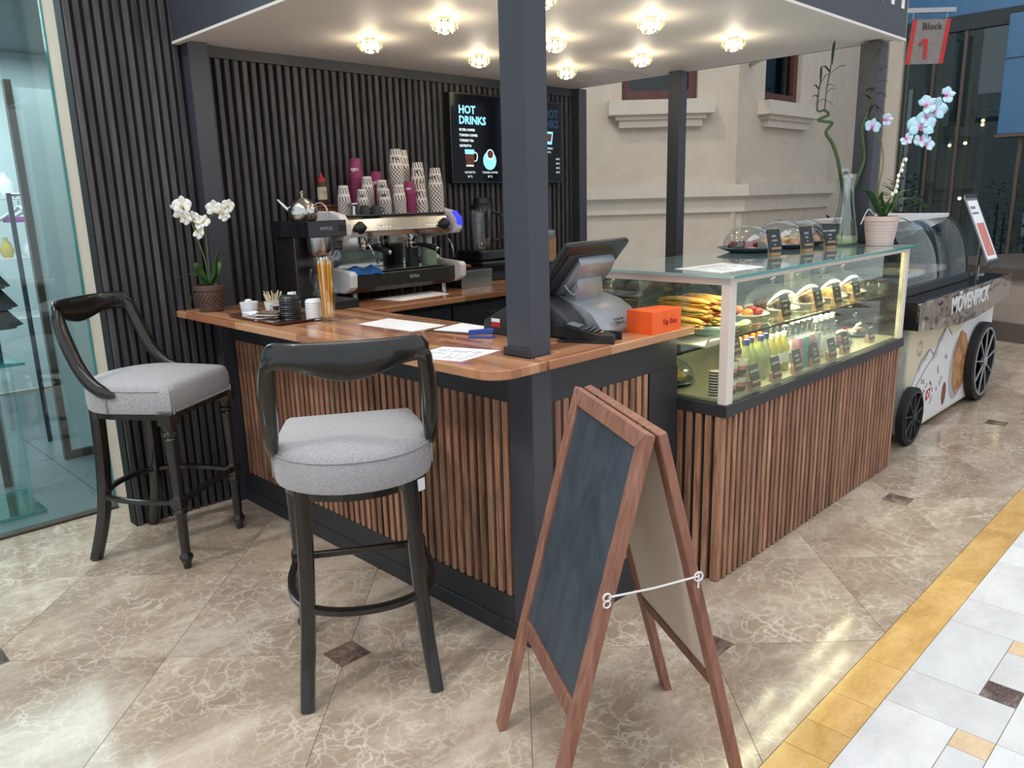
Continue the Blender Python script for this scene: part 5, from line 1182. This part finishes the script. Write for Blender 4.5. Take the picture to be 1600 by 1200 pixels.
for i, (x, y) in enumerate(((4.23, 1.74), (4.40, 1.97), (4.575, 1.77))):
    plate(x, y, DK, .098, ('plate under the first low dome after the bottles', 'plate under the middle low dome', 'plate under the last low dome by the cart')[i], 'blue dish')
    for j in range(4): lump(x+.05*math.cos(j*1.57), y+.05*math.sin(j*1.57), DK+.009, .032, cake[(j+i) % 5], 'biscuit', 'round biscuit on the %s plate of the cabinet floor' % ('first', 'middle', 'last')[i], 'biscuit', 'biscuits on the cabinet floor', .6, 90+i*5+j)
    dome(x, y, DK+.0205, .092, ('first low dome beside the water bottles', 'middle low dome on the cabinet floor', 'last low dome next to the ice cream cart')[i], 'low glass domes')
# left end of the deck, seen through the side glass
plate(2.90, 1.93, DK, .12, 'grey plate of yellow lemon cake seen through the side glass', 'blue dish')
for j in range(5): lump(2.90+.05*math.cos(j*1.26), 1.93+.05*math.sin(j*1.26), DK+.009, .035, 'cheese', 'lemon_cake', 'yellow lemon cake piece on the plate seen through the side glass', 'cake', 'lemon cakes', .7, 130+j)
dome(2.90, 1.93, DK+.0205, .115, 'low glass dome over yellow cakes behind the side glass', 'low glass domes')
rj = thing('striped_tin', 'black and white striped tin just left of the white corner post', 'tin', (2.818, 1.645, DK)); B().lathe([(.022, 0), (.022, .11)], (2.818, 1.645, DK), 24).build('body', 'ceramic', rj, smooth=True, angle=40)
b = B()
for i in range(9): b.lathe([(.0226, .006+.012*i), (.0226, .012+.012*i)], (2.818, 1.645, DK), 24, False, False)
b.build('stripes', 'dark ink', rj)
wr_ = thing('wire_tray', 'white enamel tray hung under the shelf at the left end', 'tray', (2.93, 1.90, 1.0)); B().prismx([(1.66, 1.046), (1.68, 1.0), (2.16, 1.0), (2.18, 1.046), (2.172, 1.046), (2.154, 1.008), (1.686, 1.008), (1.668, 1.046)], 2.80, 3.02).build('pan', 'white metal', wr_)
# ================================================================ ON TOP OF THE CABINET
TG = 1.312
for i, (x, y, r, rd) in enumerate(((3.90, 2.10, .165, .135), (4.23, 2.09, .165, .155), (4.545, 2.10, .15, .145))):
    plate(x, y, TG, r, ('dark blue plate nearest on the glass cabinet top', 'dark blue plate in the middle of the glass cabinet top', 'dark blue plate furthest on the glass cabinet top')[i]+' under a clear dome', 'blue dish', .026)
    for j in range(7):
        a = j*.9; q_ = .02 if j == 6 else rd*.55
        if i == 0: croissant(x+q_*math.cos(a), y+q_*math.sin(a), TG+.009, .07, a, 'chocolate' if j % 2 else 'berries', 'dark chocolate biscuit under the nearest dome on the cabinet top', 'biscuit_roll')
        else: croissant(x+q_*math.cos(a), y+q_*math.sin(a), TG+.009, .09, a, 'pastry' if j % 3 else 'bread', 'golden croissant under the %s dome on the cabinet top' % ('middle', 'furthest')[i-1])
    dome(x, y, TG+.0285, rd, ('smaller clear dome nearest on the cabinet top', 'large clear dome in the middle of the cabinet top', 'clear dome furthest on the cabinet top by the vase')[i], 'domes on the cabinet top')
for x, y, wd, la in ((3.72, 1.86, 'RAW|COOKIE|40', 'nearest dome'), (4.04, 1.84, 'DATE|BALL|35', 'middle dome'), (4.30, 1.83, 'CHOC CROISSANT|PLAIN|55', 'furthest dome')):
    signcard(x, y, TG, 'black card on a wood block before the '+la+' on the cabinet top', wd, .10, .115, 'price cards on the cabinet top', R_(-12))
sheet('price_sheet', [(2.80, 1.62), (2.86, 1.88), (3.22, 1.86), (3.12, 1.60)], TG, 'laminated printed sheet lying on the cabinet glass near its corner', 10, 'white ink')
# vase with lucky bamboo
vb = V((4.615, 1.885, TG)); vr = V((.706, -.708, 0))
vs_ = thing('bamboo_vase', 'tall clear glass vase with two twisting lucky bamboo canes', 'vase', vb)
B().lathe([(.074, 0), (.080, .006), (.080, .04), (.066, .13), (.045, .25), (.042, .33), (.052, .40), (.050, .40), (.040, .33), (.043, .25), (.063, .13), (.075, .04), (.001, .012)], vb, 28, cap1=False).build('vase_glass', 'dome glass', vs_, smooth=True, angle=60)
B().lathe([(.070, .013), (.072, .04), (.069, .055), (.001, .055)], vb, 24).build('water', 'juice green', vs_, smooth=True, angle=40)
U = lambda u, h, d=0: vb+vr*(u*(.80 if h > .5 else 1)+(-.03 if h > .5 else 0))+V((0, 0, h))+fX*d
B().sweep(curve([U(.02, .015), U(.01, .18), U(-.03, .34), U(-.065, .48), U(-.09, .57), U(-.14, .63), U(-.10, .68), U(-.15, .69), U(-.20, .70), U(-.13, .725), U(-.16, .75), U(-.21, .75), U(-.21, .84), U(-.20, .90)], 6), lerpl([.011, .010, .009, .008, .0065, .004], 79), 8).build('cane', 'bamboo', vs_, smooth=True)
B().sweep(curve([U(-.025, .015), U(-.0, .17), U(.04, .33), U(.085, .48), U(.115, .62), U(.13, .70), U(.16, .68), U(.19, .70)], 6), lerpl([.011, .010, .008, .006], 43), 8).build('cane', 'bamboo', vs_, smooth=True)
B().sweep(curve([U(-.16, .75), U(-.155, .86), U(-.14, .95), U(-.13, 1.03)], 5), .0035).build('shoot', 'bamboo', vs_)
B().sweep(curve([U(.13, .70), U(.16, .80), U(.18, .90), U(.185, .96)], 5), .005).build('shoot', 'bamboo', vs_)
for u, h, du, dh, w_ in ((-.14, .95, -.07, .03, .008), (-.14, .94, .10, .04, .009), (-.13, .99, .0, .12, .008), (-.155, .88, .05, -.01, .007), (-.155, .84, .05, .02, .006), (-.155, .80, .04, -.03, .006), (-.21, .86, -.05, .02, .006), (-.21, .82, -.05, .0, .006), (-.205, .88, .05, .06, .008), (-.20, .90, -.01, .08, .006), (-.21, .79, .05, .01, .006),
                        (.185, .94, .0, .12, .012), (.18, .92, .07, .05, .006), (.18, .88, .08, .01, .007), (.17, .84, .09, -.03, .008), (.17, .86, -.06, -.02, .008), (.16, .80, -.07, .02, .008), (.17, .78, .08, -.06, .009), (.15, .74, .05, .03, .010), (.19, .70, .05, -.04, .010)):
    leaf([U(u, h), U(u+du*.55, h+dh*.6+.01, -.01), U(u+du, h+dh, -.02)], w_, 'dark leaf', vs_)
# blue orchid
ob = V((4.640, 1.690, TG))
oo = thing('potted_orchid', 'blue-dyed orchid in a ribbed pale pink pot at the cabinet corner', 'plant', ob)
B().lathe([(.066, 0), (.070, .003), (.090, .135), (.094, .138), (.096, .160), (.090, .162), (.084, .135)], ob, 32, cap1=False).build('pot', 'pink pot', oo, smooth=True, angle=35)
b = B()
for i in range(7): z = .018+.0165*i; r = .0705+.020*z/.135; b.lathe([(r-.001, z-.002), (r+.0012, z), (r-.001, z+.002)], ob, 32, False, False)
b.build('pot_grooves', 'mount grey', oo); B().lathe([(.001, .14), (.086, .138)], ob, 20).build('soil', 'bark', oo)
Q = lambda u, h, d=0: ob+vr*(u*(.80 if h > .34 else 1))+V((0, 0, h*(.95 if h > .3 else 1)))+fX*d
for pts, w_ in (([(0, .14), (.06, .22), (.15, .255), (.25, .20)], .055), ([(0, .14), (-.05, .24), (-.09, .31), (-.145, .33)], .050), ([(0, .14), (.03, .22), (.10, .29), (.13, .30)], .035), ([(0, .14), (-.06, .15), (-.11, .13)], .012), ([(0, .14), (.10, .15), (.17, .12)], .012), ([(0, .14), (-.01, .22), (-.005, .30)], .036)):
    leaf([Q(*p) for p in pts], w_, 'leaf', oo)
stem([Q(.02, .14), Q(.08, .34), Q(.14, .52), Q(.22, .68), Q(.28, .78), Q(.32, .84)], .0035, 'bark', oo)
stem([Q(-.01, .14), Q(-.03, .30), Q(-.02, .48), Q(-.05, .60), Q(-.10, .66)], .0035, 'stem green', oo); stem([Q(.01, .14), Q(.05, .26), Q(.09, .38), Q(.12, .50)], .003, 'stick wood', oo)
stem([Q(0, .13), Q(-.05, .18), Q(-.08, .20), Q(-.115, .12)], .003, 'ceramic', oo, 'aerial_root')
for i in range(8): B().sphere(Q(.05+.011*i+.008*(i % 2), .28+.03*i), .010, 8, 6, 1.3).build('bud', 'white petal', oo, smooth=True)
toC2 = V((-.80, -.55, .10))
for u, h, s, dz in ((.205, .675, .145, 0), (.290, .765, .125, .3), (.245, .72, .10, 2), (.235, .79, .10, 1), (.365, .84, .085, 1.4), (.215, .60, .085, 3), (.255, .575, .085, .4), (.115, .605, .07, 2.4), (-.125, .68, .085, .2), (-.03, .715, .065, 1.5)):
    flower(Q(u, h, -.02), toC2+V((random.uniform(-.25, .25), random.uniform(-.25, .25), random.uniform(-.2, .2))), s, 'blue petal', oo, 'pink lip', dz)
# ================================================================ ICE CREAM CART
ic = thing('ice_cream_cart', 'wheeled ice cream cart with mountain print and mirrored band beyond the cabinet', 'cart', (6.2, 2.0, 0))
PX0, PX1, PY = 5.215, 7.10, 1.665
wav = [(PX1, .775), (6.7, .725), (6.3, .70), (5.9, .70), (5.5, .73), (PX0, .765)]
B().prismy([(PX0, .045), (PX1, .045)]+wav, PY, PY+.025).build('front_panel', 'cart cream', ic)
B().box(PX0, PX1, PY+.025, 2.42, .045, .70).build('body', 'mount grey', ic); B().box(PX0-.03, PX0, PY+.005, 2.42, .07, .76).build('side_panel', 'mount grey', ic)
B().prismy([(5.10, .765), (5.5, .73), (5.9, .70), (6.3, .70), (6.7, .725), (7.20, .785), (7.20, .945), (5.10, .935)], 1.585, 1.60).build('mirror_band', 'rippled mirror', ic)
B().box(5.10, 7.20, 1.60, 2.46, .765, .94).build('counter_slab', 'black mirror', ic, bev=.004)
text('MÖVENPICK', .155, (5.72, 1.583, .795), (1, 0, .01), (0, 0, 1), 'ceramic', ic, 'band_lettering', .001, bold=.003)
# mountain print on the front panel (raised film)
def pr(poly, mt, d=.0, nm='print'): return B().prismy(poly, PY-.0016-d, PY-.0002-d if d else PY).build(nm, mt, ic)
pr([(PX0, .10), (PX0, .30), (5.45, .50), (5.62, .56), (5.70, .545), (5.80, .60), (5.95, .685), (6.05, .61), (6.18, .60), (6.5, .69), (6.85, .72), (PX1, .74), (PX1, .06), (5.4, .06)], 'cart white')
pr([(5.45, .50), (5.62, .565), (5.56, .50), (5.50, .49), (5.42, .43)], 'mount grey', .0016); pr([(5.70, .47), (5.80, .60), (5.95, .685), (5.88, .59), (5.82, .57), (5.78, .50)], 'mount grey', .0016)
def ln(pts, mt='grey ink', r=.0022): return B().sweep([(x, PY-.004, z) for x, z in pts], r, 5).build('print_line', mt, ic)
ln([(PX0, .27), (5.45, .50), (5.62, .565), (5.72, .51)]); ln([(5.38, .33), (5.55, .43), (5.70, .50), (5.80, .60), (5.95, .685), (6.08, .60)])
for i in range(11):
    a = 2*PI*i/11; ln([(5.42+.030*math.cos(a), .60+.030*math.sin(a)), (5.42+.055*math.cos(a), .60+.055*math.sin(a))], 'mount grey', .0025)
pr([(6.15+.20*math.cos(a)*(.85 if math.cos(a) < 0 else 1)+.12, .33+.24*math.sin(a)) for a in [2*PI*i/26 for i in range(26)]], 'mount grey', .002, 'ice_cream_print')
pr([(6.33+.17*math.cos(a)*(1+.06*math.sin(5*a)), .36+.235*math.sin(a)*(1+.05*math.cos(7*a))) for a in [2*PI*i/30 for i in range(30)]], 'caramel print', .004, 'ice_cream_print')
pr([(6.02+.045*math.cos(a), .18+.085*math.sin(a)) for a in [2*PI*i/14 for i in range(14)]], 'choc print', .002, 'ice_cream_print')
pr([(5.63, .20), (5.71, .215), (5.71, .285), (5.63, .27)], 'red ink', .0016, 'crest'); pr([(5.660, .217), (5.680, .221), (5.680, .268), (5.660, .264)], 'paper', .003, 'crest'); pr([(5.645, .237), (5.695, .247), (5.695, .259), (5.645, .249)], 'paper', .003, 'crest')
for i, ch in enumerate('A SWISS ORIGINAL'):
    a = R_(215-i*17); 
    if ch != ' ': text(ch, .032, (5.67+.082*math.cos(a)-.010, PY-.003, .242+.082*math.sin(a)-.010), (math.sin(a), 0, -math.cos(a)), (math.cos(a), 0, math.sin(a)), 'dark ink', ic, 'crest_lettering', .0005)
for x, z in ((5.52, .36), (5.56, .35), (5.98, .46), (6.01, .45), (5.83, .40), (5.85, .37), (5.93, .31), (5.90, .28), (5.84, .25)): pr([(x-.008, z-.016), (x+.008, z-.016), (x+.008, z+.016), (x-.008, z+.016)], 'grey ink', .0016)
def wheel(x, r, wd, label, grey):
    c = (x, 1.655, r)
    b = B().at(c, rx=R_(90)); b.lathe([(r*.86, -.0), (r, .006), (r, wd-.006), (r*.86, wd), (r*.84, wd*.5)], n=40); b.rings([[(q_*math.cos(2*PI*j/40), q_*math.sin(2*PI*j/40), zz) for j in range(40)] for q_, zz in ((r*.86, 0), (r*.80, wd*.3), (r*.86, wd))], False, False); b.at()
    w_ = b.build('wheel', 'rubber', ic, smooth=True, angle=50)
    B().at((x, 1.655-wd, r), rx=R_(90)).lathe([(r*.82, -.006), (r*.82, .004), (r*.88, .004), (r*.88, -.006)], n=40, cap0=False, cap1=False).build('rim', grey, w_, smooth=True, angle=50)
    B().at((x, 1.655-wd, r), rx=R_(90)).lathe([(r*.84, -.045), (r*.84, -.03)], n=36).build('disc', 'backing black', w_)
    for k in range(9):
        a = 2*PI*k/9+.2; B().sweep([(x+r*.12*math.cos(a), 1.655-wd+.004, r+r*.12*math.sin(a)), (x+r*.84*math.cos(a), 1.655-wd+.004, r+r*.84*math.sin(a))], (.006, .008)).build('spoke', grey, w_)
    B().at((x, 1.655-wd, r), rx=R_(90)).lathe([(r*.15, -.02), (r*.15, .006), (r*.10, .012)], n=16).build('hub', grey, w_, smooth=True, angle=40)
wheel(5.225, .190, .055, '', 'dark plastic'); wheel(6.745, .305, .060, '', 'silver plastic')
for x in (5.40, 6.95): B().box(x-.03, x+.03, 2.1, 2.16, 0, .07).build('rear_caster', 'rubber', ic)
# curved glass freezer on the cart
B().box(5.30, 6.62, 1.74, 2.40, .94, 1.0).build('freezer_base', 'dark plastic', ic, bev=.006)
prof = [(1.755, .99), (1.765, 1.10), (1.80, 1.24), (1.86, 1.35), (1.93, 1.41)]
B().rings([[(x, y, z) for y, z in curve([(p[0], p[1], 0) for p in prof], 4) for y, z in [(y, z)]] for x in ()] or [[(5.31, p.x, p.y) for p in curve([(a, b_, 0) for a, b_ in prof], 4)], [(6.61, p.x, p.y) for p in curve([(a, b_, 0) for a, b_ in prof], 4)]], closed=False).build('curved_glass', 'dome glass', ic, smooth=True, solid=.005)
B().box(5.28, 6.63, 1.92, 2.38, 1.405, 1.435).build('freezer_top', 'white metal', ic, bev=.004); B().box(5.31, 6.61, 2.36, 2.38, 1.0, 1.405).build('freezer_back', 'mirror steel', ic)
B().sweep([(6.615, p.x, p.y) for p in curve([(a, b_, 0) for a, b_ in prof], 4)], .010).build('end_frame', 'black plastic', ic, smooth=True); B().prismx([(1.90, 1.0), (2.36, 1.0), (2.36, 1.40), (1.98, 1.40)], 6.60, 6.61).build('end_glass', 'tinted glass', ic)
B().prismx([(1.84, 1.01), (2.33, 1.03), (2.33, 1.05), (1.84, 1.03)], 5.33, 6.59).build('tub_frame', 'mirror steel', ic)
for i in range(5): B().box(5.38+.245*i, 5.60+.245*i, 1.88, 2.30, 1.02, 1.052).build('ice_cream_tub', ('led blue panel', 'ceramic', 'cream filling', 'pudding pink', 'ceramic')[i], ic)
B().box(5.33, 6.59, 1.98, 2.02, 1.17, 1.18).box(5.33, 6.59, 2.10, 2.14, 1.24, 1.25).build('inner_rail', 'mirror steel', ic)
mst = thing('menu_stand', 'tilted framed menu on a thin steel post at the end of the ice cream cart', 'menu stand', (7.08, 1.80, .94))
B().lathe([(.05, 0), (.05, .01), (.012, .012)], (7.08, 1.80, .94), 20).sweep([(7.08, 1.80, .945), (7.08, 1.80, 1.26)], .011).build('post', 'steel', mst)
def tp(u, v, d): return (7.08+u, 1.80-.5*v*.42-d*.0, 1.27-v*.5+d)
def slab(u0, u1, v0, v1, d0, d1, nm, mt, par=mst): return B().add([tp(u, v, d) for d in (d0, d1) for v in (v0, v1) for u in (u0, u1)], [(0, 1, 3, 2), (4, 6, 7, 5), (0, 4, 5, 1), (2, 3, 7, 6), (0, 2, 6, 4), (1, 5, 7, 3)]).build(nm, mt, par)
fr_ = slab(-.15, .15, -.5, .5, 0, .02, 'frame', 'silver plastic'); slab(-.13, .13, -.45, .45, .0201, .022, 'menu_page', 'paper', fr_); slab(-.10, .10, -.10, .40, .0221, .023, 'menu_photo', 'pudding pink', fr_); slab(-.11, .02, -.36, -.32, .0221, .023, 'menu_line', 'grey ink', fr_); slab(-.11, .06, -.27, -.24, .0221, .023, 'menu_line', 'grey ink', fr_)
slab(-.155, .155, -.54, -.49, -.004, .028, 'end_bar', 'steel', fr_); slab(-.155, .155, .49, .54, -.004, .028, 'end_bar', 'steel', fr_)
# shrubs behind the orchid
for i, (x, y, h, n_) in enumerate(((9.6, 3.25, 1.75, 90), (10.3, 3.55, 1.7, 70), (9.0, 3.75, 1.35, 50))):
    t = thing('potted_shrub', ('tallest dark green shrub behind the blue orchid', 'dark green shrub furthest back by the shop glass', 'low dark green shrub nearest the pale facade')[i], 'shrub', (x, y, 0))
    B().lathe([(.16, 0), (.22, .38), (.20, .38), (.18, .33), (.001, .33)], (x, y, 0), 20).build('planter', 'dark interior', t, smooth=True, angle=40); B().sweep([(x, y, .33), (x+.02, y, h*.8)], .015).build('trunk', 'bark', t)
    rr = random.Random(i); b = B()
    for k in range(n_*4):
        a = rr.uniform(0, 6.28); zz = rr.uniform(.5, h); q_ = .30*math.sin(PI*min(1, (zz-.4)/(h-.3)))**.5*rr.uniform(.4, 1); c = V((x+q_*math.cos(a), y+q_*math.sin(a), zz)); d = V((math.cos(a), math.sin(a), rr.uniform(-.3, .7))).normalized()*rr.uniform(.06, .12); s_ = d.cross(V((0, 0, 1))).normalized()*.022
        b.add([c, c+d*.5+s_, c+d, c+d*.5-s_], [(0, 1, 2, 3)])
    b.build('foliage', 'dark leaf', t)['kind'] = 'stuff'
